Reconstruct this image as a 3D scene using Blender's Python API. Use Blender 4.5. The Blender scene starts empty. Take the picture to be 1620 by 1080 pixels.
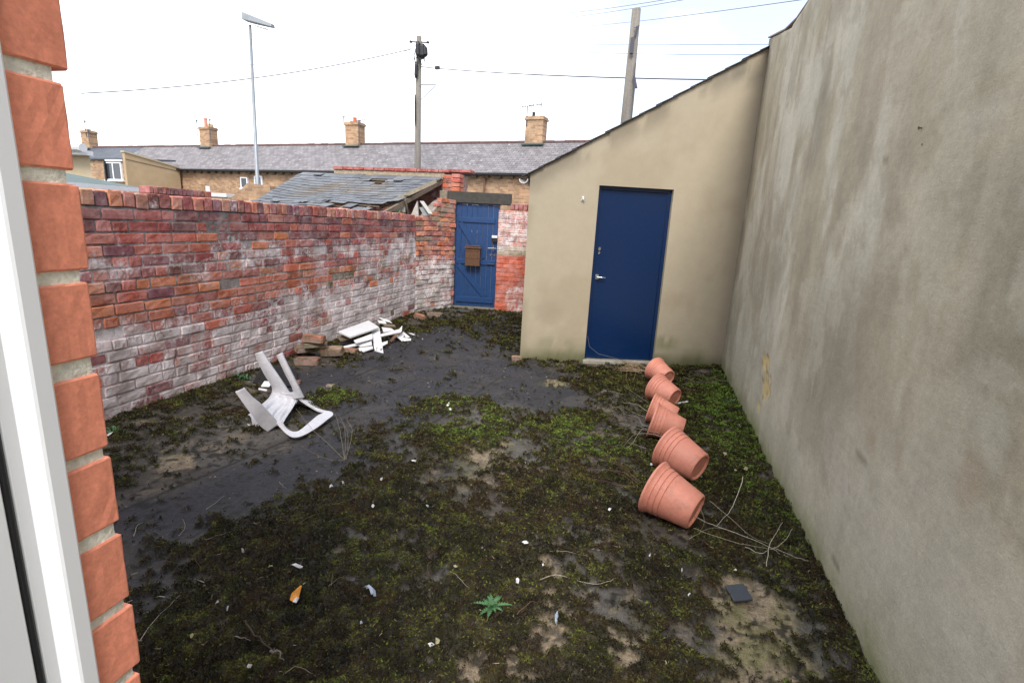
import bpy, bmesh, math, random
import numpy as np
from mathutils import Matrix, Vector

# ------------------------------------------------------------------ camera, sky, sun
S = bpy.context.scene
FPX = 804.0; CAMH = 1.55
ROT = np.array([[0.9660248191453148, -0.10625748282288226, 0.23559583217749616],
                [0.2530211145503083, 0.20297786917757854, -0.9459282743505713],
                [0.05269121736097791, 0.9734009101949077, 0.22296704609592757]])
cam = bpy.data.cameras.new('camera'); camo = bpy.data.objects.new('camera', cam)
S.collection.objects.link(camo)
m4 = Matrix([list(ROT[i]) + [0] for i in range(3)] + [[0, 0, 0, 1]])
m4.translation = Vector((0, 0, CAMH)); camo.matrix_world = m4
cam.sensor_width = 36; cam.lens = FPX/1620*36; cam.clip_start = .02; cam.clip_end = 2000
S.camera = camo
S.render.resolution_x = 1024; S.render.resolution_y = 682
S.view_settings.view_transform = 'Standard'; S.view_settings.look = 'None'
S.view_settings.exposure = 1.14; S.view_settings.gamma = 1

SUN_EL = math.radians(48); SUN_AZ = math.radians(166)     # compass style angle from +Y towards +X
W = bpy.data.worlds.new('World'); S.world = W; W.use_nodes = True
nt = W.node_tree; nt.nodes.clear()
def _n(t, k, **kw):
    n = t.nodes.new(k)
    for a, b in kw.items(): setattr(n, a, b)
    return n
sky = _n(nt, 'ShaderNodeTexSky', sky_type='NISHITA'); sky.sun_disc = False
sky.sun_elevation = SUN_EL; sky.sun_rotation = SUN_AZ
tc = _n(nt, 'ShaderNodeTexCoord'); mp = _n(nt, 'ShaderNodeMapping'); mp.inputs['Scale'].default_value = (1, 1, 2.2)
mp.inputs['Location'].default_value = (.35, .1, 0)
cl = _n(nt, 'ShaderNodeTexNoise'); cl.inputs['Scale'].default_value = 1.6; cl.inputs['Detail'].default_value = 7; cl.inputs['Roughness'].default_value = .55
sep = _n(nt, 'ShaderNodeSeparateXYZ')
ad = _n(nt, 'ShaderNodeMath', operation='MULTIPLY_ADD'); ad.inputs[1].default_value = -.62   # thinner cloud towards +X
cr = _n(nt, 'ShaderNodeMapRange'); cr.inputs[1].default_value = .54; cr.inputs[2].default_value = .76; cr.inputs[3].default_value = .34; cr.inputs[4].default_value = 1.0
mx = _n(nt, 'ShaderNodeMix', data_type='RGBA'); mx.inputs[7].default_value = (9.2, 9.5, 10.0, 1)
bg = _n(nt, 'ShaderNodeBackground'); bg.inputs['Strength'].default_value = .1
wo = _n(nt, 'ShaderNodeOutputWorld')
L = nt.links.new
L(tc.outputs['Generated'], mp.inputs[0]); L(mp.outputs[0], cl.inputs['Vector']); L(tc.outputs['Generated'], sep.inputs[0])
L(sep.outputs[0], ad.inputs[0]); L(cl.outputs['Fac'], ad.inputs[2]); L(ad.outputs[0], cr.inputs[0])
L(cr.outputs[0], mx.inputs[0]); L(sky.outputs[0], mx.inputs[6]); L(mx.outputs[2], bg.inputs['Color']); L(bg.outputs[0], wo.inputs[0])

sl = bpy.data.lights.new('sun', 'SUN'); sl.energy = 1.5; sl.angle = math.radians(22); sl.color = (1, .95, .88)
so = bpy.data.objects.new('sun', sl); S.collection.objects.link(so)
sd = Vector((math.sin(SUN_AZ)*math.cos(SUN_EL), math.cos(SUN_AZ)*math.cos(SUN_EL), math.sin(SUN_EL)))
so.rotation_euler = sd.to_track_quat('Z', 'Y').to_euler(); so.location = (0, -5, 12)

# ------------------------------------------------------------------ survey helpers (measured points of the yard)
CP = np.array([0, 0, CAMH])
def ray(x, y): return ROT @ np.array([x-810, 540-y, -FPX])
def G(x, y, z=0.0):
    d = ray(x, y); return CP + d*((z-CAMH)/d[2])
def AY(x, y, Y):
    d = ray(x, y); return CP + d*(Y/d[1])
def AX(x, y, X):
    d = ray(x, y); return CP + d*(X/d[0])

# ------------------------------------------------------------------ numpy noise
_rs = np.random.default_rng(7)
_H = _rs.random((4, 256, 256))
def vnoise(x, y, k=0):
    x = np.asarray(x, float); y = np.asarray(y, float)
    xi = np.floor(x).astype(int); yi = np.floor(y).astype(int); fx = x-xi; fy = y-yi
    fx = fx*fx*(3-2*fx); fy = fy*fy*(3-2*fy); T = _H[k % 4]
    a = T[xi & 255, yi & 255]; b = T[(xi+1) & 255, yi & 255]; c = T[xi & 255, (yi+1) & 255]; d = T[(xi+1) & 255, (yi+1) & 255]
    return (a*(1-fx)+b*fx)*(1-fy)+(c*(1-fx)+d*fx)*fy
def fbm(x, y, s, oct=5, k=0, rough=.55):
    r = 0; a = 1; t = 0
    for o in range(oct):
        r = r + a*vnoise(np.asarray(x)*s*2**o+13.7*o+k*5.1, np.asarray(y)*s*2**o+7.3*o+k*9.7, k+o); t += a; a *= rough
    return r/t
def sst(a, b, x):
    t = np.clip((np.asarray(x)-a)/(b-a), 0, 1); return t*t*(3-2*t)
def inpoly(px, py, poly):
    r = np.zeros(px.shape, bool); n = len(poly)
    for i in range(n):
        x1, y1 = poly[i]; x2, y2 = poly[(i+1) % n]
        if y1 == y2: continue
        c = ((y1 > py) != (y2 > py)) & (px < (x2-x1)*(py-y1)/(y2-y1)+x1); r ^= c
    return r

# ------------------------------------------------------------------ object helpers
col = S.collection
def wl(o):
    v = np.zeros(3)
    while o is not None: v = v+np.array(o.location); o = o.parent
    return v
def tag(o, label=None, cat=None, group=None, kind=None):
    for k, v in (('label', label), ('category', cat), ('group', group), ('kind', kind)):
        if v: o[k] = v
    return o
def empty(name, label, cat, loc=(0, 0, 0), group=None):
    o = bpy.data.objects.new(name, None); col.objects.link(o); o.location = tuple(float(a) for a in loc); o.empty_display_size = .1
    return tag(o, label, cat, group)
def mesh(name, V, F, mat, parent=None, attrs=None, smooth=False, base=True, solid=0, bevel=0, sub=0):
    V = np.array(V, float)
    if parent is not None: off = wl(parent)
    elif base: off = np.array([(V[:, 0].min()+V[:, 0].max())/2, (V[:, 1].min()+V[:, 1].max())/2, V[:, 2].min()])
    else: off = np.zeros(3)
    me = bpy.data.meshes.new(name); me.from_pydata((V-off).tolist(), [], [list(map(int, f)) for f in F] if not isinstance(F, np.ndarray) else F.tolist()); me.update()
    if attrs:
        for k, a in attrs.items():
            a = np.asarray(a, np.float32)
            if a.ndim == 1:
                at = me.attributes.new(k, 'FLOAT', 'POINT'); at.data.foreach_set('value', a)
            else:
                if a.shape[1] == 3: a = np.hstack([a, np.ones((len(a), 1), np.float32)])
                at = me.attributes.new(k, 'FLOAT_COLOR', 'POINT'); at.data.foreach_set('color', a.ravel())
    if mat: me.materials.append(mat)
    o = bpy.data.objects.new(name, me); col.objects.link(o)
    if parent is not None: o.parent = parent
    else: o.location = off
    if smooth:
        me.polygons.foreach_set('use_smooth', [True]*len(me.polygons))
        if smooth == 2: me.set_sharp_from_angle(angle=math.radians(32))
    if bevel:
        b = o.modifiers.new('b', 'BEVEL'); b.width = bevel; b.segments = 2; b.limit_method = 'ANGLE'
    if sub:
        b = o.modifiers.new('s', 'SUBSURF'); b.levels = sub; b.render_levels = sub
    if solid:
        b = o.modifiers.new('t', 'SOLIDIFY'); b.thickness = solid; b.offset = 0
    return o
class MB:
    def __init__(s): s.v = []; s.f = []; s.c = []
    def add(s, V, F, c=None):
        n = len(s.v); s.v += [tuple(p) for p in V]; s.f += [tuple(i+n for i in f) for f in F]
        if c is not None: s.c += [tuple(c)]*len(V)
    def box(s, a, b, c=None):
        x0, y0, z0 = a; x1, y1, z1 = b
        s.add([(x0, y0, z0), (x1, y0, z0), (x1, y1, z0), (x0, y1, z0), (x0, y0, z1), (x1, y0, z1), (x1, y1, z1), (x0, y1, z1)],
              [(0, 3, 2, 1), (4, 5, 6, 7), (0, 1, 5, 4), (1, 2, 6, 5), (2, 3, 7, 6), (3, 0, 4, 7)], c)
    def obox(s, o, u, v, w, c=None):
        o, u, v, w = map(np.array, (o, u, v, w))
        P = [o, o+u, o+u+v, o+v, o+w, o+u+w, o+u+v+w, o+v+w]
        fl = np.dot(np.cross(u, v), w) < 0
        F = [(0, 3, 2, 1), (4, 5, 6, 7), (0, 1, 5, 4), (1, 2, 6, 5), (2, 3, 7, 6), (3, 0, 4, 7)]
        if fl: F = [f[::-1] for f in F]
        s.add(P, F, c)
    def tube(s, pts, r, n=6, c=None, cap=True):
        pts = [np.array(p, float) for p in pts]; k = len(pts)
        rr = r if hasattr(r, '__len__') else [r]*k
        V = []; up = np.array([0, 0, 1.]); prev = None
        for i, p in enumerate(pts):
            d = pts[min(i+1, k-1)]-pts[max(i-1, 0)]; d = d/(np.linalg.norm(d)+1e-9)
            a = prev if prev is not None else (np.cross(d, up) if abs(d[2]) < .95 else np.cross(d, [1, 0, 0]))
            a = a-d*np.dot(a, d); a = a/(np.linalg.norm(a)+1e-9); b = np.cross(d, a); prev = a
            for j in range(n):
                t = 2*math.pi*j/n; V.append(p+rr[i]*(math.cos(t)*a+math.sin(t)*b))
        F = [(i*n+j, i*n+(j+1) % n, (i+1)*n+(j+1) % n, (i+1)*n+j) for i in range(k-1) for j in range(n)]
        if cap: F += [tuple(range(n))[::-1], tuple((k-1)*n+j for j in range(n))]
        s.add(V, F, c)
    def prism(s, poly, ax, a, b, c=None):
        """poly in the two other axes (order x,y,z without ax), from a to b along ax"""
        n = len(poly)
        def P(p, t):
            q = list(p); q.insert(ax, t); return q
        V = [P(p, a) for p in poly]+[P(p, b) for p in poly]
        F = [tuple(range(n))[::-1], tuple(range(n, 2*n))]+[(i, (i+1) % n, n+(i+1) % n, n+i) for i in range(n)]
        s.add(V, F, c)
    def lathe(s, prof, n=32, M=None, c=None):
        V = []
        for r, z in prof:
            for j in range(n):
                t = 2*math.pi*j/n; V.append((r*math.cos(t), r*math.sin(t), z))
        k = len(prof)
        F = [(i*n+j, i*n+(j+1) % n, (i+1)*n+(j+1) % n, (i+1)*n+j) for i in range(k-1) for j in range(n)]
        if M is not None: V = [tuple(M @ Vector(p)) for p in V]
        s.add(V, F, c)
    def build(s, name, mat, parent=None, **kw):
        at = kw.pop('attrs', None)
        if s.c and len(s.c) == len(s.v): at = dict(at or {}); at['Col'] = np.array(s.c)
        o = mesh(name, s.v, s.f, mat, parent, attrs=at, **kw)
        bm = bmesh.new(); bm.from_mesh(o.data); bmesh.ops.recalc_face_normals(bm, faces=bm.faces); bm.to_mesh(o.data); bm.free()
        if kw.get('smooth') == 2: o.data.set_sharp_from_angle(angle=math.radians(32))
        return o

# ------------------------------------------------------------------ materials
def mat(name, colour=(.5, .5, .5), rough=.8, attr=None, noise=None, bump=None, spec=.5, metal=0, wash=False, extra=None):
    """noise: list of (scale, strength, detail) multiplying the colour; bump: list of (scale, height m)"""
    m = bpy.data.materials.new(name); m.use_nodes = True; t = m.node_tree; b = t.nodes['Principled BSDF']
    b.inputs['Roughness'].default_value = rough; b.inputs['Metallic'].default_value = metal
    b.inputs['Specular IOR Level'].default_value = spec
    tc = _n(t, 'ShaderNodeTexCoord'); L = t.links.new; co = tc.outputs['Object']
    if attr:
        a = _n(t, 'ShaderNodeAttribute', attribute_name=attr); c = a.outputs['Color']
    else:
        a = _n(t, 'ShaderNodeRGB'); a.outputs[0].default_value = (*colour, 1); c = a.outputs[0]
    for nz in (noise or []):
        sc, st, de = nz[:3]
        n = _n(t, 'ShaderNodeTexNoise'); n.inputs['Scale'].default_value = sc; n.inputs['Detail'].default_value = de; n.inputs['Roughness'].default_value = .65
        if len(nz) > 3:
            q = _n(t, 'ShaderNodeMapping'); q.inputs['Scale'].default_value = nz[3]; L(co, q.inputs[0]); L(q.outputs[0], n.inputs['Vector'])
        else: L(co, n.inputs['Vector'])
        r = _n(t, 'ShaderNodeMapRange'); r.inputs[1].default_value = .28; r.inputs[2].default_value = .72
        r.inputs[3].default_value = 1-st; r.inputs[4].default_value = 1+st
        L(n.outputs['Fac'], r.inputs[0])
        x = _n(t, 'ShaderNodeVectorMath', operation='SCALE'); L(c, x.inputs[0]); L(r.outputs[0], x.inputs['Scale']); c = x.outputs[0]
    if wash:
        # thin salt bloom lying over the bricks
        nv = _n(t, 'ShaderNodeTexNoise'); nv.inputs['Scale'].default_value = 4.5; nv.inputs['Detail'].default_value = 10; nv.inputs['Roughness'].default_value = .74; L(co, nv.inputs['Vector'])
        rv = _n(t, 'ShaderNodeMapRange'); rv.inputs[1].default_value = .42; rv.inputs[2].default_value = .66; rv.inputs[3].default_value = .03; rv.inputs[4].default_value = .42; L(nv.outputs['Fac'], rv.inputs[0])
        xv = _n(t, 'ShaderNodeMix', data_type='RGBA'); xv.inputs[7].default_value = (.58, .46, .45, 1); L(rv.outputs[0], xv.inputs[0]); L(c, xv.inputs[6]); c = xv.outputs[2]
        # flaking limewash: 'wash' says how much survives, noise decides where; streaky, finer than a brick
        w = _n(t, 'ShaderNodeAttribute', attribute_name='wash')
        q = _n(t, 'ShaderNodeMapping'); q.inputs['Scale'].default_value = (1, 1, .55); L(co, q.inputs[0])
        n1 = _n(t, 'ShaderNodeTexNoise'); n1.inputs['Scale'].default_value = 11; n1.inputs['Detail'].default_value = 9; n1.inputs['Roughness'].default_value = .72; L(q.outputs[0], n1.inputs['Vector'])
        nf = _n(t, 'ShaderNodeTexNoise'); nf.inputs['Scale'].default_value = 42; nf.inputs['Detail'].default_value = 6; nf.inputs['Roughness'].default_value = .7; L(co, nf.inputs['Vector']); sf = _n(t, 'ShaderNodeMath', operation='MULTIPLY_ADD'); sf.inputs[1].default_value = .62; L(nf.outputs['Fac'], sf.inputs[0]); L(n1.outputs['Fac'], sf.inputs[2]); sg = _n(t, 'ShaderNodeMath', operation='SUBTRACT'); sg.inputs[1].default_value = .31; L(sf.outputs[0], sg.inputs[0])
        s1 = _n(t, 'ShaderNodeMath', operation='ADD'); L(sg.outputs[0], s1.inputs[0]); L(w.outputs['Fac'], s1.inputs[1])
        r = _n(t, 'ShaderNodeMapRange'); r.inputs[1].default_value = .88; r.inputs[2].default_value = 1.12; L(s1.outputs[0], r.inputs[0])
        r.inputs[3].default_value = 0; r.inputs[4].default_value = .93
        n2 = _n(t, 'ShaderNodeTexNoise'); n2.inputs['Scale'].default_value = 6; n2.inputs['Detail'].default_value = 6; L(co, n2.inputs['Vector'])
        cr = _n(t, 'ShaderNodeMix', data_type='RGBA'); cr.inputs[6].default_value = (.40, .35, .33, 1); cr.inputs[7].default_value = (.72, .65, .64, 1)
        rr = _n(t, 'ShaderNodeMapRange'); rr.inputs[1].default_value = .35; rr.inputs[2].default_value = .6; L(n2.outputs['Fac'], rr.inputs[0]); L(rr.outputs[0], cr.inputs[0])
        x = _n(t, 'ShaderNodeMix', data_type='RGBA'); L(r.outputs[0], x.inputs[0]); L(c, x.inputs[6]); L(cr.outputs[2], x.inputs[7]); c = x.outputs[2]
    if wash:
        # soot and dirt caught in the pitted faces
        nd = _n(t, 'ShaderNodeTexNoise'); nd.inputs['Scale'].default_value = 19; nd.inputs['Detail'].default_value = 9; nd.inputs['Roughness'].default_value = .8; L(co, nd.inputs['Vector'])
        rd = _n(t, 'ShaderNodeMapRange'); rd.inputs[1].default_value = .53; rd.inputs[2].default_value = .68; rd.inputs[3].default_value = 0; rd.inputs[4].default_value = .26; L(nd.outputs['Fac'], rd.inputs[0])
        xd = _n(t, 'ShaderNodeMix', data_type='RGBA'); xd.inputs[7].default_value = (.075, .055, .045, 1); L(rd.outputs[0], xd.inputs[0]); L(c, xd.inputs[6]); c = xd.outputs[2]
        ne = _n(t, 'ShaderNodeTexNoise'); ne.inputs['Scale'].default_value = 1.7; ne.inputs['Detail'].default_value = 8; ne.inputs['Roughness'].default_value = .7; L(co, ne.inputs['Vector'])
        re_ = _n(t, 'ShaderNodeMapRange'); re_.inputs[1].default_value = .35; re_.inputs[2].default_value = .65; re_.inputs[3].default_value = 1.25; re_.inputs[4].default_value = 1.0; L(ne.outputs['Fac'], re_.inputs[0])
        xe = _n(t, 'ShaderNodeVectorMath', operation='SCALE'); L(c, xe.inputs[0]); L(re_.outputs[0], xe.inputs['Scale']); c = xe.outputs[0]
    if extra: c = extra(t, c, co, b) or c
    L(c, b.inputs['Base Color'])
    prev = None
    for sc, h, *mpv in (bump or []):
        n = _n(t, 'ShaderNodeTexNoise'); n.inputs['Scale'].default_value = sc; n.inputs['Detail'].default_value = 5
        if mpv: q = _n(t, 'ShaderNodeMapping'); q.inputs['Scale'].default_value = mpv[0]; q.inputs['Rotation'].default_value = (.5, 0, 0); L(co, q.inputs[0]); L(q.outputs[0], n.inputs['Vector'])
        else: L(co, n.inputs['Vector'])
        bp = _n(t, 'ShaderNodeBump'); bp.inputs['Strength'].default_value = 1; bp.inputs['Distance'].default_value = h
        L(n.outputs['Fac'], bp.inputs['Height'])
        if prev: L(prev, bp.inputs['Normal'])
        prev = bp.outputs[0]
    if prev: L(prev, b.inputs['Normal'])
    return m

def brick_tex(name, c1, c2, mort, bw, bh, ms, bumpd=.004, rough=.85, noise=(.6, .3), axis='XZ', bias=0, speck=None):
    def ex(t, c, co, b):
        L = t.links.new
        sx = _n(t, 'ShaderNodeSeparateXYZ'); cx = _n(t, 'ShaderNodeCombineXYZ'); L(co, sx.inputs[0])
        i, j = {'XZ': (0, 2), 'YZ': (1, 2), 'XY': (0, 1)}[axis]
        L(sx.outputs[i], cx.inputs[0]); L(sx.outputs[j], cx.inputs[1])
        k = _n(t, 'ShaderNodeTexBrick'); k.inputs['Scale'].default_value = 1; k.inputs['Brick Width'].default_value = bw; k.inputs['Row Height'].default_value = bh
        k.inputs['Mortar Size'].default_value = ms; k.inputs['Color1'].default_value = (*c1, 1); k.inputs['Color2'].default_value = (*c2, 1); k.inputs['Mortar'].default_value = (*mort, 1)
        k.inputs['Bias'].default_value = bias; k.inputs['Mortar Smooth'].default_value = .3
        L(cx.outputs[0], k.inputs['Vector'])
        n = _n(t, 'ShaderNodeTexNoise'); n.inputs['Scale'].default_value = noise[0]; n.inputs['Detail'].default_value = 8; n.inputs['Roughness'].default_value = .75; L(co, n.inputs['Vector'])
        r = _n(t, 'ShaderNodeMapRange'); r.inputs[1].default_value = .3; r.inputs[2].default_value = .7; r.inputs[3].default_value = 1-noise[1]; r.inputs[4].default_value = 1+noise[1]; L(n.outputs['Fac'], r.inputs[0])
        x = _n(t, 'ShaderNodeVectorMath', operation='SCALE'); L(k.outputs['Color'], x.inputs[0]); L(r.outputs[0], x.inputs['Scale']); o = x.outputs[0]
        if speck:
            n2 = _n(t, 'ShaderNodeTexNoise'); n2.inputs['Scale'].default_value = speck[0]; n2.inputs['Detail'].default_value = 3; L(co, n2.inputs['Vector'])
            r2 = _n(t, 'ShaderNodeMapRange'); r2.inputs[1].default_value = speck[1]; r2.inputs[2].default_value = speck[1]+.05; L(n2.outputs['Fac'], r2.inputs[0])
            mm = _n(t, 'ShaderNodeMix', data_type='RGBA'); mm.inputs[7].default_value = (*speck[2], 1); L(r2.outputs[0], mm.inputs[0]); L(o, mm.inputs[6]); o = mm.outputs[2]
        bp = _n(t, 'ShaderNodeBump'); bp.invert = True; bp.inputs['Distance'].default_value = bumpd; L(k.outputs['Fac'], bp.inputs['Height']); L(bp.outputs[0], b.inputs['Normal'])
        return o
    return mat(name, rough=rough, extra=ex)

def pot_dirt(t, c, co, b):
    L = t.links.new; n = _n(t, 'ShaderNodeTexNoise'); n.inputs['Scale'].default_value = 7; n.inputs['Detail'].default_value = 10; n.inputs['Roughness'].default_value = .75; L(co, n.inputs['Vector'])
    r = _n(t, 'ShaderNodeMapRange'); r.inputs[1].default_value = .54; r.inputs[2].default_value = .72; r.inputs[3].default_value = 0; r.inputs[4].default_value = .55; L(n.outputs['Fac'], r.inputs[0])
    x = _n(t, 'ShaderNodeMix', data_type='RGBA'); x.inputs[7].default_value = (.20, .11, .075, 1); L(r.outputs[0], x.inputs[0]); L(c, x.inputs[6])
    oi = _n(t, 'ShaderNodeObjectInfo'); q = _n(t, 'ShaderNodeMapRange'); q.inputs[3].default_value = .95; q.inputs[4].default_value = 1.14; L(oi.outputs['Random'], q.inputs[0])
    y = _n(t, 'ShaderNodeVectorMath', operation='SCALE'); L(x.outputs[2], y.inputs[0]); L(q.outputs[0], y.inputs['Scale']); return y.outputs[0]
M = {}
M['brick'] = mat('old_brick', attr='Col', noise=[(60, .25, 6), (9, .18, 4)], bump=[(110, .0016), (30, .0010)], rough=.92, spec=.2, wash=True)
M['mortar'] = mat('lime_mortar', attr='Col', noise=[(80, .3, 6), (7, .25, 5)], bump=[(110, .003), (30, .005)], rough=.95, spec=.2, wash=True)
M['render_r'] = mat('cement_render', attr='Col', noise=[(3.0, .13, 12), (30, .09, 9), (90, .08, 5), (220, .07, 3)], bump=[(170, .0016), (38, .0018), (5, .006), (11, .0022, (1, .35, 2.2))], rough=.92, spec=.2)
M['render_s'] = mat('smooth_render', attr='Col', noise=[(9, .04, 8), (120, .03, 3)], bump=[(60, .0007), (5, .003)], rough=.85, spec=.25)
M['ground'] = mat('yard_surface', attr='Col', noise=[(130, .45, 4), (38, .35, 7)], bump=[(220, .004), (60, .005)], rough=.68, spec=.32)
M['moss'] = mat('moss', attr='Col', rough=.9, spec=.1)
M['blue'] = mat('blue_gate_paint', (.007, .046, .15), rough=.5, noise=[(14, .18, 7), (90, .12, 3)], bump=[(70, .001)])
M['blue_gloss'] = mat('blue_gloss_paint', (.005, .022, .078), rough=.16, noise=[(30, .08, 4)], bump=[(120, .0006), (22, .0008)])
M['slate'] = mat('slate', attr='Col', rough=.55, noise=[(22, .2, 7), (90, .12, 3)], bump=[(40, .003)])
M['white_pl'] = mat('white_plastic', (.72, .72, .72), rough=.42, noise=[(5, .06, 5)], spec=.5)
M['upvc'] = mat('white_upvc', (.90, .91, .93), rough=.28, noise=[(6, .02, 3)])
M['rubber'] = mat('black_rubber', (.012, .012, .014), rough=.6)
M['gold_brick'] = mat('new_facing_brick', (.62, .15, .065), rough=.75, noise=[(70, .10, 7), (8, .14, 5)], bump=[(140, .0006), (40, .0009)], spec=.35)
M['new_mortar'] = mat('sand_mortar', (.80, .77, .66), rough=.95, noise=[(200, .22, 5), (20, .15, 5)], bump=[(220, .0016), (70, .0016)])  # reveal mortar made paler, flash light put into its base colour
M['terracotta'] = mat('terracotta_plastic', (.60, .235, .165), rough=.58, noise=[(6, .16, 8), (60, .08, 4)], bump=[(120, .0004)], extra=pot_dirt)
M['soil'] = mat('soil', (.03, .022, .016), rough=1, noise=[(80, .5, 6)], bump=[(60, .01)])
M['stone'] = mat('stained_stone', attr='Col', rough=.9, noise=[(18, .35, 8), (90, .2, 4)], bump=[(50, .004)])
M['chrome'] = mat('chrome', (.75, .75, .75), rough=.18, metal=1)
M['twig'] = mat('dry_stem', attr='Col', rough=.85, noise=[(60, .25, 4)])
M['steel'] = mat('galvanised_steel', (.27, .29, .31), rough=.45, metal=.3, noise=[(5, .12, 5)])
M['pole'] = mat('weathered_pole', (.20, .18, .155), rough=.9, noise=[(3, .25, 8, (6, 6, .5)), (30, .2, 4)], bump=[(40, .004)])
M['black'] = mat('black_plastic', (.01, .01, .012), rough=.5)
M['wood'] = mat('old_timber', (.17, .13, .09), rough=.9, noise=[(12, .35, 7)])
M['box'] = mat('brown_basket', (.12, .055, .025), rough=.6, noise=[(40, .3, 5)], bump=[(60, .002)])
M['tbrick'] = brick_tex('buff_terrace_brick', (.50, .31, .17), (.30, .16, .09), (.36, .29, .21), .23, .078, .009, noise=(1.4, .45))
M['tbrick_y'] = brick_tex('buff_terrace_brick_side', (.50, .23, .11), (.26, .11, .065), (.36, .29, .21), .23, .078, .009, noise=(1.4, .45), axis='YZ')
M['tslate'] = brick_tex('terrace_slate', (.245, .225, .23), (.165, .15, .156), (.095, .088, .09), .26, .17, .010, noise=(1.6, .38), axis='XY', bumpd=.010, rough=.75, speck=(5.5, .655, (.42, .40, .39)))
M['dslate'] = brick_tex('dark_slate', (.085, .095, .12), (.07, .08, .10), (.045, .05, .06), .3, .2, .005, noise=(2, .15), axis='XY', rough=.6)
M['cream'] = mat('cream_render', (.50, .41, .27), rough=.9, noise=[(2, .10, 6)])
M['buff'] = mat('buff_render', (.47, .34, .20), rough=.9, noise=[(1.5, .12, 7)])
M['glass'] = mat('window_glass', (.05, .06, .07), rough=.08)
M['felt'] = mat('green_felt', (.11, .15, .145), rough=.95, noise=[(4, .15, 6)])
M['lane'] = mat('lane_ground', (.10, .10, .10), rough=.95, noise=[(2, .2, 7)])
M['cable'] = mat('cable', (.09, .09, .11), rough=.7)
M['orange'] = mat('orange_wrapper', (.75, .30, .03), rough=.4, noise=[(30, .3, 3)])
M['paper'] = mat('white_litter', (.70, .70, .70), rough=.6, noise=[(30, .12, 3)])
M['redtile'] = mat('red_ridge_tile', (.17, .095, .085), rough=.85, noise=[(8, .25, 5)])
M['weed'] = mat('weed_leaf', (.065, .16, .06), rough=.6, noise=[(50, .2, 3)])
M['tile'] = mat('white_glazed_board', (.74, .74, .75), rough=.3, noise=[(9, .06, 5)])
M['copper'] = mat('corroded_metal', (.20, .11, .07), rough=.6, metal=.4)
M['chair'] = mat('garden_chair_plastic', (.54, .54, .57), rough=.5, noise=[(5, .12, 8), (30, .10, 6)], bump=[(60, .0003)])
M['darktile'] = mat('dark_tile', (.035, .042, .055), rough=.5, noise=[(40, .12, 4)])
M['shard'] = mat('pale_plastic_shard', (.42, .50, .60), rough=.25, noise=[(60, .2, 3)])
M['palestone'] = mat('pale_stone', (.38, .34, .20), rough=.85, noise=[(60, .25, 5)], bump=[(90, .003)])
M['palewood'] = mat('weathered_pale_timber', (.30, .26, .19), rough=.9, noise=[(14, .3, 7)])
M['newbrick'] = mat('new_facing_brick_course', attr='Col', rough=.7, noise=[(120, .14, 7), (9, .14, 5), (300, .10, 3)], bump=[(300, .00012), (60, .00010)], spec=.3)
M['redwall'] = brick_tex('new_brickwork', (.52, .14, .07), (.45, .12, .06), (.45, .42, .34), .225, .0778, .0055, noise=(3, .15))
M['redw_y'] = brick_tex('red_yard_brick_side', (.30, .08, .05), (.18, .05, .04), (.2, .18, .15), .23, .08, .009, noise=(3, .3), axis='YZ')
M['redwx'] = brick_tex('red_yard_brick', (.30, .10, .06), (.18, .06, .05), (.2, .18, .15), .23, .08, .009, noise=(3, .3))

# ------------------------------------------------------------------ ground sheets
def gp(pts): return [tuple(G(x, y)[:2]) for x, y in pts]
WX, RX = -3.65, 0.985          # faces of the left and right boundary walls
def RWX(y): return .972+.012*np.clip(np.asarray(y)-2, 0, 9)   # the right wall opens slightly

g = 900.0
tag(mesh('lane', [(-g, -g, -.03), (g, -g, -.03), (g, g, -.03), (-g, g, -.03)], [(0, 1, 2, 3)], M['lane']), kind='structure')

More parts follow.
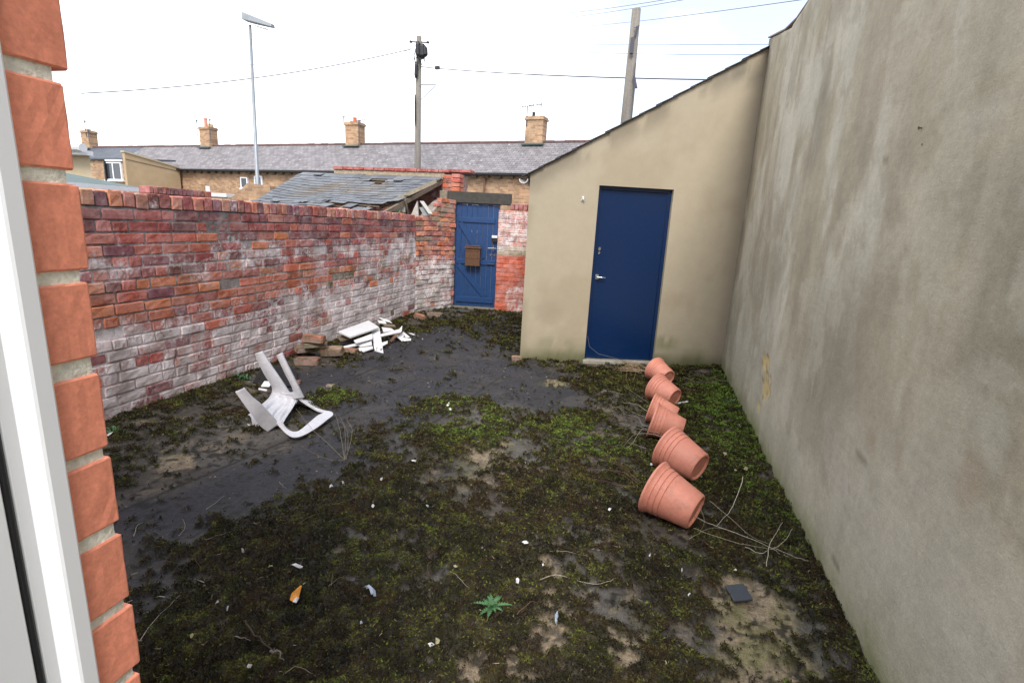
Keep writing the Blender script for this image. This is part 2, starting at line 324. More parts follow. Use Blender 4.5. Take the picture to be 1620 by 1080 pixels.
dx = .0125
X1 = np.arange(WX-.12, RX+.16, dx); Y1 = np.arange(-.4, 9.3, dx); NX, NY = len(X1), len(Y1)
GX, GY = np.meshgrid(X1, Y1, indexing='ij')
def warp(x, y, a=.10, s=3.0):
    return x+a*(fbm(x, y, s, 4, 1)-.5)*2, y+a*(fbm(x, y, s, 4, 2)-.5)*2
def regions(x, y):
    """moss density, tar, sand, green at ground points"""
    wx, wy = warp(x, y, .16, 2.6); wx2, wy2 = warp(wx, wy, .05, 11)
    moss = np.full(x.shape, .34); tar = np.zeros(x.shape); sand = np.zeros(x.shape); green = np.full(x.shape, .30)
    def P(arr, val, pts, a=wx2, b=wy2): arr[inpoly(a, b, gp(pts))] = val
    P(tar, 1, [(150, 1100), (185, 800), (300, 765), (440, 715), (470, 650), (430, 600), (560, 570), (650, 530), (690, 500), (815, 500), (830, 570), (935, 610), (930, 665), (820, 640), (700, 640), (660, 700), (600, 735), (560, 750), (440, 800), (300, 860), (240, 960), (200, 1100)])
    moss[tar > .5] = .13
    P(moss, .5, [(120, 700), (365, 603), (440, 640), (420, 690), (330, 745), (180, 800)])
    P(moss, .80, [(150, 1200), (160, 1060), (250, 935), (300, 850), (450, 800), (560, 750), (700, 745), (860, 725), (1000, 705), (1120, 690), (1190, 690), (1500, 1300), (150, 1300)])
    P(moss, .93, [(170, 1200), (260, 1000), (420, 860), (640, 800), (900, 790), (1060, 850), (1100, 900), (1080, 1060), (900, 960), (760, 930), (700, 1060), (500, 1200)])
    P(moss, .80, [(680, 640), (760, 625), (800, 660), (790, 700), (750, 722), (690, 725)]); P(green, .85, [(690, 640), (760, 625), (800, 660), (790, 695), (740, 720), (690, 700)])
    P(moss, .78, [(810, 695), (870, 650), (960, 660), (1010, 700), (1010, 730), (850, 722)]); P(green, .85, [(820, 695), (880, 655), (950, 665), (1010, 700), (1000, 735), (850, 715)])
    P(moss, .85, [(900, 585), (1140, 585), (1190, 690), (1330, 950), (1180, 870), (1060, 700), (1010, 625)])
    P(moss, .62, [(835, 575), (920, 580), (1010, 620), (1010, 690), (960, 650), (880, 600)])
    P(moss, .45, [(655, 505), (700, 492), (820, 495), (825, 590), (770, 545), (700, 515)])
    P(moss, .48, [(480, 590), (560, 568), (690, 525), (700, 500), (640, 515), (560, 540)])
    P(moss, .85, [(500, 618), (560, 613), (580, 632), (545, 645), (490, 640)]); P(green, .8, [(490, 612), (570, 608), (585, 640), (490, 645)])
    P(moss, .5, [(560, 690), (640, 640), (680, 640), (680, 730), (640, 760), (560, 740)])
    P(green, .95, [(1143, 585), (1170, 600), (1250, 760), (1330, 910), (1240, 870), (1160, 720), (1100, 690), (1090, 600)])
    P(sand, 1, [(1112, 905), (1185, 912), (1225, 940), (1300, 1005), (1330, 1100), (1150, 1120), (1118, 1000)]); P(moss, .02, [(1112, 905), (1185, 912), (1220, 945), (1290, 1010), (1310, 1100), (1150, 1120), (1118, 1000)])
    P(sand, 1, [(730, 1010), (790, 975), (860, 990), (920, 960), (1010, 975), (1060, 1030), (1060, 1120), (700, 1120)]); P(moss, .44, [(740, 1010), (790, 975), (860, 990), (920, 960), (1010, 975), (1055, 1030), (1050, 1120), (720, 1120)])
    P(sand, 1, [(528, 893), (572, 888), (566, 912), (530, 918)]); P(moss, .15, [(528, 893), (572, 888), (566, 912), (530, 918)])
    P(sand, 1, [(795, 880), (870, 860), (900, 900), (880, 960), (820, 965)]); P(moss, .55, [(795, 880), (870, 860), (900, 900), (880, 960), (820, 965)])
    P(sand, .8, [(850, 600), (900, 598), (905, 612), (855, 612)]); P(sand, .7, [(780, 745), (850, 735), (870, 755), (800, 765)]); P(sand, .6, [(720, 700), (800, 690), (810, 740), (730, 745)])
    P(sand, .8, [(235, 725), (290, 720), (310, 745), (240, 750)]); P(moss, .2, [(235, 725), (290, 720), (310, 745), (240, 750)])
    P(sand, .5, [(600, 760), (800, 745), (810, 765), (620, 775)]); P(moss, .45, [(600, 755), (800, 735), (880, 740), (620, 775)])
    # a mossy margin always hugs the walls
    e = np.minimum(x-WX, RWX(y)-x); moss = np.maximum(moss, .9*sst(.16, .03, e)); 
    return moss, tar, sand, green
def cover(x, y, moss):
    n = .42*fbm(x, y, 4, 5, 0, .62)+.58*fbm(x, y, 17, 4, 3, .7)
    n = (n-.5)*2.3+.5
    return sst(-.05, .08, moss-n)
mo, ta, sa, gr = regions(GX, GY)
def blur(a, n):
    for _ in range(3):
        for ax in (0, 1):
            p = np.pad(a, [(n, n) if k == ax else (0, 0) for k in (0, 1)], mode='edge'); c = np.cumsum(p, ax); z0 = np.zeros_like(np.take(c, [0], ax)); c = np.concatenate([z0, c], ax)
            a = (np.take(c, range(2*n+1, c.shape[ax]), ax)-np.take(c, range(0, c.shape[ax]-2*n-1), ax))/(2*n+1)
    return a
e_ = np.minimum(GX-WX, RWX(GY)-GX)
mo = np.maximum(blur(mo, 8), .9*sst(.14, .03, e_)); ta = blur(ta, 5); sa = blur(sa, 4); gr = blur(gr, 12)
mo = mo-.30*sst(.56, .66, fbm(GX, GY, 2.4, 5, 2))*(mo > .7)
cv = cover(GX, GY, mo)
n1 = fbm(GX, GY, 6, 6, 1); n2 = fbm(GX, GY, 22, 4, 2)
lift = fbm(GX, GY, 9, 5, 2)
GZ = .010*(n1-.5)+cv*(.004+.026*np.clip(lift-.3, 0, 1)+.010*(n2-.3))
GZ += -.004*ta*(1-cv)+.018*cv*sst(.4, .7, fbm(GX, GY, 14, 3, 3))
c_soil = np.array([.062, .052, .042]); c_tar = np.array([.031, .030, .035]); c_sand = np.array([.25, .195, .13]); c_mo = np.array([.020, .017, .010])
def lerp(a, b, t): return a*(1-t[..., None])+b*t[..., None]
C = np.broadcast_to(c_soil, GX.shape+(3,))*(.6+.8*n1[..., None])
grey = sst(.5, .62, fbm(GX, GY, 2.2, 5, 3)); C = lerp(C, np.array([.105, .098, .088])*(.7+.6*n2[..., None]), grey*.6)
pale = sst(.56, .64, fbm(GX, GY, 7, 6, 0, .7)); C = lerp(C, c_sand*.7, pale*.6*(1-ta))
C = lerp(C, c_tar*(.75+.5*n1[..., None]), ta*(1-.35*sst(.52, .62, fbm(GX, GY, 3, 6, 2))))
C = lerp(C, c_sand*(.45+.95*fbm(GX, GY, 14, 5, 1, .75)[..., None]), sst(.36, .56, sa*.85+.5*(fbm(GX, GY, 9, 6, 1, .72)-.35)))
spk = sst(.60, .68, fbm(GX, GY, 30, 2, 0, .8)); C = lerp(C, np.array([.03, .027, .02]), spk*sa*.7)
# algae bloom on the pale concrete and small dirt crumbs on the tar
al = sst(.5, .62, fbm(GX, GY, 5, 4, 1)); C = lerp(C, np.array([.13, .13, .045]), al*sa*.6)
cr_ = sst(.665, .70, vnoise(GX*38, GY*38, 1)*.6+.4*vnoise(GX*17, GY*17, 2)); C = lerp(C, np.array([.012, .012, .009]), cr_*(1-cv)*.85)
C = lerp(C, c_mo*(.6+.9*n2[..., None]), cv*.92)
# damp seams where the tar sheets lap
for (a, b) in (((180, 812), (470, 690)), ((470, 690), (660, 600)), ((430, 655), (640, 560)), ((590, 735), (800, 590))):
    p, q = G(*a)[:2], G(*b)[:2]; d = (q-p)/np.linalg.norm(q-p); s = (GX-p[0])*d[0]+(GY-p[1])*d[1]
    w = np.abs(-(GX-p[0])*d[1]+(GY-p[1])*d[0]+.02*(fbm(GX, GY, 6, 3, 1)-.5)); k = sst(.022, .006, w)*(s > 0)*(s < np.linalg.norm(q-p)); C = lerp(C, np.array([.014, .014, .012]), k*.8)
V = np.stack([GX, GY, GZ], -1).reshape(-1, 3)
ii, jj = np.meshgrid(np.arange(NX-1), np.arange(NY-1), indexing='ij'); a0 = (ii*NY+jj).ravel()
F = np.stack([a0, a0+NY, a0+NY+1, a0+1], 1)
tag(mesh('yard_ground', V, F, M['ground'], attrs={'Col': C.reshape(-1, 3)}, smooth=True, base=False), kind='structure')
def gz_at(x, y):
    i = int(np.clip((x-X1[0])/dx, 0, NX-1)); j = int(np.clip((y-Y1[0])/dx, 0, NY-1)); return GZ[i, j]

# ------------------------------------------------------------------ moss: leaf-sized faces over the mossy parts
rs = np.random.default_rng(11)
def moss_leaves(n):
    # more leaves where the yard is seen from close by
    y = .9+7.9*rs.random(n*5)**1.8; x = WX+(RX+.1-WX)*rs.random(n*5)
    vis = (x > -1.55*y*.95-.15) & (x < RWX(y))                    # area the doorway looks onto
    x, y = x[vis], y[vis]
    fi = np.clip((x-X1[0])/dx, 0, NX-1.001); fj = np.clip((y-Y1[0])/dx, 0, NY-1.001); i = fi.astype(int); j = fj.astype(int); fi -= i; fj -= j
    def bl(a): return (a[i, j]*(1-fi)+a[i+1, j]*fi)*(1-fj)+(a[i, j+1]*(1-fi)+a[i+1, j+1]*fi)*fj
    m, gg, zz_ = bl(mo), bl(gr), bl(GZ); c = cover(x, y, m); keep = rs.random(len(x)) < c*.98+.005
    x, y, gg, m, z = x[keep][:n], y[keep][:n], gg[keep][:n], m[keep][:n], zz_[keep][:n]
    k = len(x)
    lump = fbm(x, y, 28, 3, 1, .5); up_ = rs.random(k)
    sz = np.clip(.0040+.0021*y, .0065, .018)*(.5+rs.random(k))
    th = rs.random(k)*2*np.pi; el = np.arcsin(rs.random(k)*.9)
    D = np.stack([np.cos(th)*np.cos(el), np.sin(th)*np.cos(el), np.sin(el)], 1)
    th2 = th+np.pi/2+rs.normal(0, .5, k); Wd = np.stack([np.cos(th2), np.sin(th2), rs.normal(0, .4, k)], 1)
    B = np.stack([x, y, z+.001+.030*np.clip(lump-.35, 0, 1)*(.3+.7*up_)+.008*up_**2], 1)
    w = sz*.30
    A = np.empty((k, 3, 3)); A[:, 0] = B-Wd*w[:, None]; A[:, 1] = B+Wd*w[:, None]; A[:, 2] = B+D*sz[:, None]*1.25
    f1 = fbm(x, y, 4.5, 5, 2); f2 = fbm(x, y, 19, 4, 1); f3 = fbm(x, y, 60, 2, 3)
    br = np.array([.044, .031, .015]); ol = np.array([.100, .100, .026]); gn = np.array([.135, .225, .035]); dk = np.array([.009, .009, .005]); ye = np.array([.15, .16, .035]); rd = np.array([.055, .028, .014])
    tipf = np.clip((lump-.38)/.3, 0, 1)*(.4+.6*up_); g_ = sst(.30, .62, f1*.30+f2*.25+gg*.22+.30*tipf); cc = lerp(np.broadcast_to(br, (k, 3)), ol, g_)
    cc = lerp(cc, gn, sst(.48, .72, f2*.33+gg*.42+.25*tipf)*.9); cc = lerp(cc, dk, sst(.45, .55, fbm(x, y, 10, 4, 0, .6))*.82*(1-.7*gg)); cc = lerp(cc, dk*.6, (1-up_)*.55*(1-tipf))  # greener tips are growth; dark gaps and low leaves carry shade painted into the colour
    cc = lerp(cc, rd, sst(.56, .64, fbm(x, y, 6, 4, 3))*.6*(1-gg)); cc = cc*(.45+1.0*rs.random(k))[:, None]
    yy = rs.random(k) < .02+.06*gg; cc[yy] = ye*.9
    return A, cc
A, cc = moss_leaves(470000)
k = len(A)
mm = bpy.data.meshes.new('moss'); mm.vertices.add(k*3); mm.vertices.foreach_set('co', A.astype(np.float32).ravel())
mm.loops.add(k*3); mm.loops.foreach_set('vertex_index', np.arange(k*3, dtype=np.int32))
mm.polygons.add(k); mm.polygons.foreach_set('loop_start', np.arange(0, k*3, 3, dtype=np.int32)); mm.update(calc_edges=True)
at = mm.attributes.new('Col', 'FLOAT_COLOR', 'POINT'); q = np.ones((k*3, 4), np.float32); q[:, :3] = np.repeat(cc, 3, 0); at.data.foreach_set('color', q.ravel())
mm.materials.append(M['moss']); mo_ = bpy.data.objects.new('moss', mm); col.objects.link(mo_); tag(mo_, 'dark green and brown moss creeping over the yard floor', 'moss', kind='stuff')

# ------------------------------------------------------------------ brick walls, every brick modelled
R = random.Random(3)
class Bricks:
    def __init__(s): s.v = []; s.f = []; s.c = []; s.w = []; s.n = 0
    def brick(s, o, u, n, l, h, c, wf, proud=0.0, back=.03, jit=.0015, nx=4, nz=2, tilt=0, up=(0, 0, 1), eg=.0035):
        """o lower-left corner of face, u along the wall, n outward; c colour; wf(x) -> wash at point"""
        u = np.array(u, float); n = np.array(n, float); up = np.array(up, float); o = np.array(o, float)
        if tilt: up = up*math.cos(tilt)+u*math.sin(tilt); u = np.cross(up, n) if np.dot(np.cross(up, n), u) > 0 else -np.cross(up, n)
        base = s.n; cs = .006 if eg > .003 else .0015
        xs = [0, cs]+[l*(i/nx) for i in range(1, nx)]+[l-cs, l]; zs = [0, cs]+[h*(i/nz) for i in range(1, nz)]+[h-cs, h]
        I, J = len(xs), len(zs)
        for i, x in enumerate(xs):
            for j, z in enumerate(zs):
                ed = (i in (0, I-1))+(j in (0, J-1)); d = proud-(eg*ed)+R.uniform(-jit, jit)
                xx, zz = x, z
                if ed == 2: xx += (eg*.85 if i == 0 else -eg*.85); zz += (eg*.85 if j == 0 else -eg*.85)
                if ed: xx += R.uniform(-jit, jit); zz += R.uniform(-jit, jit)
                p = o+u*xx+up*zz+n*d; s.v.append(p); s.c.append(c); s.w.append(wf(p))
        s.n += I*J
        for i in range(I-1):
            for j in range(J-1): s.f.append((base+i*J+j, base+(i+1)*J+j, base+(i+1)*J+j+1, base+i*J+j+1))
        ring = [i*J for i in range(I)]+[(I-1)*J+j for j in range(1, J)]+[i*J+J-1 for i in range(I-2, -1, -1)]+[j for j in range(J-2, 0, -1)]
        b2 = s.n
        for r in ring: s.v.append(s.v[base+r]-n*(back+.0)); s.c.append(c); s.w.append(s.w[base+r])
        s.n += len(ring); m = len(ring)
        for k in range(m): s.f.append((base+ring[k], b2+k, b2+(k+1) % m, base+ring[(k+1) % m]))
        s.f.append(tuple(b2+k for k in range(m)))
    def build(s, name, parent, mt='brick'):
        return mesh(name, s.v, s.f, M[mt], parent, attrs={'Col': np.array(s.c), 'wash': np.array(s.w)})
PAL = [(.37, .085, .060), (.46, .110, .060), (.33, .072, .058), (.23, .060, .052), (.52, .145, .065), (.18, .055, .055), (.42, .14, .09)]
def pick(w=None):
    c = np.array(R.choices(PAL, w)[0]); return c*R.uniform(.78, 1.2)*np.array([1, R.uniform(.85, 1.2), R.uniform(.85, 1.15)])
def mortar_sheet(P0, u, n, Lh, topf, colf, wf, thick, parent, name='mortar', step=.03, dep=.007, zb=-.05, amp=.010):
    """front sheet with relief + plain body behind it"""
    u = np.array(u); n = np.array(n); P0 = np.array(P0, float); nx = max(2, int(Lh/step)+1); V = []; Cc = []; Ww = []
    zt = max(topf(0), topf(Lh/2), topf(Lh)); nz = int((zt-zb)/step)+2
    for i in range(nx):
        x = Lh*i/(nx-1); t = topf(x)
        for j in range(nz):
            z = zb+(t-zb)*j/(nz-1); p = P0+u*x+np.array([0, 0, z])
            d = -dep+amp*(float(fbm(x*1.0, z*1.0, 9, 4, 1))-.5); p = p+n*d; V.append(p); Cc.append(colf(x, z)); Ww.append(wf(p))
    F = [(i*nz+j, (i+1)*nz+j, (i+1)*nz+j+1, i*nz+j+1) for i in range(nx-1) for j in range(nz-1)]
    b = len(V); tr = [i*nz+nz-1 for i in range(nx)]
    for i in range(nx): V.append(V[i*nz+nz-1]-n*thick); Cc.append(Cc[i*nz+nz-1]); Ww.append(0)
    for i in range(nx): V.append(V[i*nz]-n*thick); Cc.append(Cc[i*nz]); Ww.append(0)
    for i in range(nx-1):
        F.append((tr[i], tr[i+1], b+i+1, b+i)); F.append((b+i, b+i+1, b+nx+i+1, b+nx+i))
    F.append(tuple([j for j in range(nz)]+[b, b+nx])); F.append(tuple([(nx-1)*nz+j for j in range(nz-1, -1, -1)]+[b+2*nx-1, b+nx-1][::1]))
    return mesh(name, V, F, M['mortar'], parent, attrs={'Col': np.array(Cc), 'wash': np.array(Ww)})

# --- long left yard wall
lw = empty('yard_wall', 'long weathered red brick wall with flaking whitewash along the left side of the yard', 'wall', (WX, 4.2, 0))
LWY0, LWY1 = .35, 7.80
def lw_top(y): return 1.545-.008*(y-2.5)          # level under the coping
def wash_left(p):
    y, z = p[1], p[2]
    a = .29*float(sst(.90, .40, z))*(1-.35*float(sst(.16, .02, z)))
    a += .17*math.exp(-((z-1.13-.05*math.sin(y*1.3))/.15)**2)*(1+.9*float(sst(3.6, 2.9, y)))
    a += .24*math.exp(-((y-6.9)/1.0)**2)*float(sst(1.45, 1.0, z))
    a += .06*math.exp(-((y-5.2)/.9)**2)*float(sst(1.2, .8, z))
    a -= .20*math.exp(-((z-.86)/.09)**2)*float(sst(4.8, 3.2, y))
    a -= .16*float(sst(1.25, 1.42, z))
    a += .08*float(sst(.70, .50, z))*float(sst(5.0, 3.6, y))
    return a+.245+.66*(float(fbm(y, z*1.4, 2.8, 5, 2))-.5)
def col_left(y, z):
    if z > 1.2: w = [3, 1, 3, 4, .4, 3, 1]
    elif .65 < z < 1.0: w = [3, 4, 1, .6, 5, .3, 3]
    else: w = [2, 1.5, 3, 3, 1, 3, 1]
    c = pick(w)
    if .62 < z < .92 and R.random() < .75*float(sst(5.8, 4.2, y)): c = np.array([.44, .12, .055])*R.uniform(.6, 1.1)
    if y > 5.0 and z < .95 and R.random() < .35: c = (np.array([.35, .13, .05]) if R.random() < .6 else np.array([.17, .15, .07]))*R.uniform(.6, 1)
    if z > 1.3: c = c*np.array([.85, .85, .92])
    return c
B = Bricks(); ch = .084; z = .015; row = 0
while z+.07 < lw_top(4):
    y = LWY0+R.uniform(-.15, 0)
    while y < LWY1-.02:
        l = .222 if R.random() < (.75 if row % 4 else .35) else .105
        l += R.uniform(-.006, .006); y2 = min(y+l, LWY1)
        if y2-y > .03:
            bump = .003*math.sin(y*2+z*3); wob = .006*math.sin(y*1.1+row*.15)
            kill = R.random() < .012
            wr = R.choice([0, .04, -.05, .06, -.10, .05, -.30 if R.random() < .7 else 0, -.04])
            if not kill:
                B.brick((WX, y, z+wob), (0, 1, 0), (1, 0, 0), y2-y, ch-.012+R.uniform(-.004, .003), col_left(y, z), (lambda p, w=wr: wash_left(p)+w), proud=R.uniform(-.004, .005)+bump, jit=.0022)
        y = y2+R.uniform(.009, .014)
    z += ch; row += 1
ztop = z
B.build('bricks', lw)
def mort_left(x, z):
    k = float(fbm(x, z, 5, 3, 1)); c = np.array([.20, .185, .16])*(.6+.8*k)
    if z > 1.25: c = np.array([.13, .125, .115])*(.6+.8*k)
    if z < .25: c = c*(1-.4*(1-z/.25))+np.array([.05, .06, .02])*(1-max(z, 0)/.25)*.5
    g = float(sst(.50, .60, fbm(x, z, 3, 4, 3)))*float(sst(1.1, .3, z)); return c*(1-.6*g)+np.array([.07, .08, .02])*.6*g
mortar_sheet((WX, LWY0, 0), (0, 1, 0), (1, 0, 0), LWY1-LWY0, lambda x: ztop-.004, mort_left, lambda p: wash_left(p)+.13-.16*float(sst(1.3, 1.5, p[2])), .20, lw)
Bc = Bricks(); y = LWY0
while y < 7.35:
    w = R.uniform(.078, .098)*(1 if y < 4 else .86); hh = .105+R.uniform(-.006, .006); c = pick([3, 2, 3, 3, 1, 2, 2])*np.array([.95, 1.1, 1.15]); zz = ztop+R.uniform(-.003, .004)
    wb = R.uniform(-.1, .25); tl = R.uniform(-.03, .03)
    Bc.brick((WX+R.uniform(-.003, .01), y, zz), (0, 1, 0), (1, 0, 0), w, hh, c, (lambda p, q=wb: .17+q+.15*(float(fbm(p[1], p[2], 4, 3, 1))-.5)), back=.20, jit=.0025, nx=2, nz=3, tilt=tl)
    y += w+R.uniform(.009, .013)
copz = y
Bc.build('coping', lw)
mc = MB(); mc.box((WX-.195, LWY0, ztop-.01), (WX-.010, copz, ztop+.094), (.11, .105, .09)); mc.build('coping_mortar', M['stone'], lw)
# lower run of coping next to the outhouse
Bc2 = Bricks(); y = copz
while y < LWY1-.05:
    w = .07; Bc2.brick((WX+.004, y, ztop-.004), (0, 1, 0), (1, 0, 0), w, .10, pick(), lambda p: .25, back=.20, jit=.002, nx=2, nz=3); y += .081
Bc2.build('coping', lw)

# --- short angled wall of the outhouse between the long wall and the gate
A0 = np.array([WX+.005, 7.80, 0]); A1 = np.array([-3.335, 8.76, 0]); ua = (A1-A0)/np.linalg.norm(A1-A0); LA = np.linalg.norm(A1-A0); na = np.array([ua[1], -ua[0], 0])
aw = empty('outhouse_side_wall', 'crumbling brick wall stepping up to the blue gate, lichen white below and orange red on top', 'wall', tuple((A0+A1)/2))
def a_top(x): return 1.60+.36*float(sst(.15, LA*.75, x))
def wash_a(p):
    z = p[2]; x = float(np.dot(p-A0, ua)); e = float(sst(LA-.12, LA-.02, x))
    return .12+.42*float(sst(1.15, .8, z))-.25*e+.12*(float(fbm(x, z, 4, 3, 1))-.5)+.06
B = Bricks(); z = .0; row = 0
while z < 1.98:
    x = R.uniform(-.1, 0)
    while x < LA:
        l = .215 if R.random() < .45 else .10; x0 = max(x, 0); x1 = min(x+l, LA)
        if x1-x0 > .03 and z+.06 < a_top((x0+x1)/2)+R.uniform(-.03, .03):
            c = pick([1, 4, .5, 1, 5, .3, 4])*np.array([1.05, 1.15, 1]) if z > .95 else pick()*.9
            if R.random() < .18: c = np.array([.30, .20, .11])*R.uniform(.6, 1)
            if z < .8 and R.random() < .5: c = np.array([.17, .17, .12])*R.uniform(.7, 1.4)
            B.brick(A0+ua*x0+np.array([0, 0, z+.008*math.sin(x*5)]), ua, na, x1-x0, .068+R.uniform(-.005, .004), c, (lambda p, w=R.uniform(-.12, .1): wash_a(p)+w), proud=R.uniform(-.012, .012), back=.09, jit=.003)
        x += l+.012
    z += .081; row += 1
B.build('bricks', aw)
mortar_sheet(A0, ua, na, LA, lambda x: a_top(x)-.05, lambda x, z: np.array([.15, .135, .10])*(.5+float(fbm(x, z, 6, 4, 2))), lambda p: wash_a(p)-.03, .20, aw, dep=.016)

# --- gate wall: left pier, lintel, right pier
GYL, GYR = 8.76, 8.98
gu = np.array([.985, .17, 0]); gu /= np.linalg.norm(gu); gn = np.array([gu[1], -gu[0], 0])
Pg0 = np.array([-3.335, 8.76, 0])
def gpt(s, z=0, d=0): return Pg0+gu*s+np.array([0, 0, z])+gn*d
rp = empty('gate_pier', 'brick pier right of the blue gate, whitewashed above and bright red below', 'wall', tuple(gpt(1.05)))
s0, s1 = .765, 1.40
B = Bricks(); z = .0; row = 0
def wash_r(p):
    z = p[2]; s = float(np.dot(p-Pg0, gu))
    a = .45*float(sst(.98, 1.12, z))*float(sst(1.86, 1.74, z))+.42*float(sst(.62, .40, z))*float(sst(.88, 1.0, s))-.25*float(sst(1.78, 1.86, z))
    return a+.06
while z < 1.80:
    x = s0+(0 if row % 2 else -.11)
    while x < s1:
        x0 = max(x, s0); x1 = min(x+.215, s1)
        if x1-x0 > .03:
            if z < 1.0: c = np.array([.45, .085, .035])*R.uniform(.7, 1.15)
            elif z < 1.12: c = np.array([.40, .33, .20])*R.uniform(.6, 1)
            elif z > 1.74: c = np.array([.27, .05, .04])*R.uniform(.8, 1.1)
            else: c = pick()
            B.brick(gpt(x0, z), gu, gn, x1-x0, .066, c, wash_r, proud=R.uniform(-.003, .004), jit=.002)
        x += .227
    z += .0785; row += 1
ptop = z
B.build('bricks', rp)
mortar_sheet(gpt(s0), gu, gn, s1-s0, lambda x: ptop-.01, lambda x, z: np.array([.24, .20, .17]) if z > 1 else np.array([.35, .08, .035]), wash_r, .22, rp, dep=.006)
B = Bricks(); x = s0+.20
while x < s1: B.brick(gpt(x, ptop), gu, gn, .068, .105, np.array([.27, .045, .035])*R.uniform(.8, 1.2), lambda p: -.1, back=.2, jit=.002, nx=2, nz=2); x += .077
B.build('coping', rp)
ln = MB(); a = gpt(-.16, 1.885, .01); ln.obox(a, gu*1.13, gn*-.20, (0, 0, .19), (.055, .050, .042)); a = gpt(-.30, 1.87, .004); ln.obox(a, gu*.138, gn*-.2, (0, 0, .205), (.20, .17, .12))
tag(ln.build('lintel', M['stone'], None, bevel=.008), 'blackened stone lintel over the blue yard gate', 'lintel')
th = MB(); th.obox(gpt(-.01, -.02, .03), gu*.79, gn*-.2, (0, 0, .055), (.20, .18, .15)); tag(th.build('threshold', M['stone'], None, bevel=.006), 'worn stone step under the blue yard gate', 'step')

# left quoin running up beside the lintel and the tall rear wall with the red coping
rw_ = empty('outhouse_rear_wall', 'tall back wall of the ruined outhouse with a red brick coping', 'wall', (-4.8, 9.45, 0))
def wall_tex(parent, P0, u, n, Ls, z0, z1, washf, colf, h=.078, thick=.2, name='bricks', seed=1, dep=.008):
    B = Bricks(); z = z0; row = 0
    while z+.05 < z1:
        x = -R.uniform(0, .2)
        while x < Ls:
            l = .215 if R.random() < .7 else .10; x0 = max(x, 0); x1 = min(x+l, Ls)
            if x1-x0 > .03: B.brick(P0+u*x0+np.array([0, 0, z]), u, n, x1-x0, h-.012, colf(x, z), washf, proud=R.uniform(-.004, .005), jit=.002, nx=3, nz=2)
            x += l+.012
        z += h; row += 1
    B.build(name, parent)
    mortar_sheet(P0+np.array([0, 0, 0]), u, n, Ls, lambda x: z-.006, lambda x, z: np.array([.22, .19, .15])*(.5+float(fbm(x, z, 5, 3, 2))), washf, thick, parent, dep=dep, step=.08, zb=z0-.02)
    return z
ux = np.array([1., 0, 0]); ny = np.array([0, -1., 0])
zt = wall_tex(rw_, np.array([-6.55, 9.42, 0]), ux, ny, 2.72, .3, 2.30, lambda p: .40 if p[0] > -5 else .3, lambda x, z: pick()*.8)
zt2 = wall_tex(rw_, np.array([-3.825, 9.30, 0]), ux, ny, .42, 1.0, 2.42, lambda p: .12, lambda x, z: pick([2, 4, .4, 1, 4, .3, 3]))
bd = MB(); bd.box((-6.2, 9.405, zt), (-3.83, 9.6, 2.44), (.36, .29, .20)); bd.build('render_band', M['stone'], rw_, bevel=.006)
B = Bricks(); x = -6.2
while x < -3.45:
    w = .215; B.brick((x, 9.38 if x < -3.9 else 9.28, 2.445), ux, ny, w, .055, np.array([.30, .06, .045])*R.uniform(.75, 1.15), lambda p: -.05, back=.24, jit=.0025); x += .226
B.build('coping', rw_)
sw = Bricks(); z = 1.55
while z < 2.4:
    for k in range(2): sw.brick(np.array([-3.405, 9.32-.0, z])-np.array([0, .235*(1-k), 0])*1.0, (0, -1, 0) if 0 else (0, 1, 0), (1, 0, 0), .21, .066, pick([2, 4, .4, 1, 4, .3, 3]), lambda p: .05, back=.15)
    z += .078
sw.build('quoin', rw_)
# ------------------------------------------------------------------ the blue yard gate
gt = empty('yard_gate', 'blue boarded yard gate with diagonal braces and a brown letter basket', 'gate', tuple(gpt(.38, .04)))
gd = -.045
b = MB(); nb = 8; wbd = .757/nb
for i in range(nb):
    s = .004+i*wbd; b.obox(gpt(s+.002, .05+R.uniform(-.004, .004), gd+R.uniform(-.0015, .0015)), gu*(wbd-.004), gn*-.022, (0, 0, 1.815))
b.build('boards', M['blue'], gt, bevel=.003)
def bar(name, s0_, z0_, s1_, z1_, w, th_=.022, d0=0.0):
    p = gpt(s0_, z0_, gd+.001+d0); q = gpt(s1_, z1_, gd+.001+d0); d = (q-p); Ld = np.linalg.norm(d); d /= Ld; side = np.cross(d, gn)
    m = MB(); m.obox(p-side*w/2, d*Ld, side*w, gn*th_); m.build(name, M['blue'], gt, bevel=.003)
bar('ledge', .05, 1.60, .70, 1.60, .085); bar('ledge', .03, .86, .73, .86, .085); bar('ledge', .04, .17, .72, .17, .10)
bar('brace', .075, 1.545, .50, .915, .085, .020); bar('brace', .06, .805, .57, .235, .085, .020)
pf = MB()
pf.obox(gpt(-.012, .02, -.02), gu*.014, gn*-.08, (0, 0, 1.86)); pf.obox(gpt(.764, .02, -.02), gu*.014, gn*-.08, (0, 0, 1.86)); pf.obox(gpt(-.012, 1.868, -.02), gu*.79, gn*-.08, (0, 0, .014))
pf.build('gate_frame', M['blue'], gt)
m = MB(); m.obox(gpt(.665, 1.235, gd+.023), gu*.095, gn*.03, (0, 0, .07)); m.build('rim_lock', M['black'], gt, bevel=.003)
m = MB(); m.obox(gpt(.66, 1.305, gd+.023), gu*.10, gn*.034, (0, 0, .045)); m.build('lock_plate', M['white_pl'], gt, bevel=.003)
m = MB(); m.tube([gpt(.60, 1.12, gd+.05), gpt(.70, 1.125, gd+.06), gpt(.75, 1.12, gd+.04)], .008); m.tube([gpt(.695, 1.18, gd+.045), gpt(.70, 1.07, gd+.045)], .010); m.tube([gpt(.70, 1.125, gd+.0), gpt(.70, 1.125, gd+.06)], .010); m.build('handle', M['chrome'], gt)
m = MB()
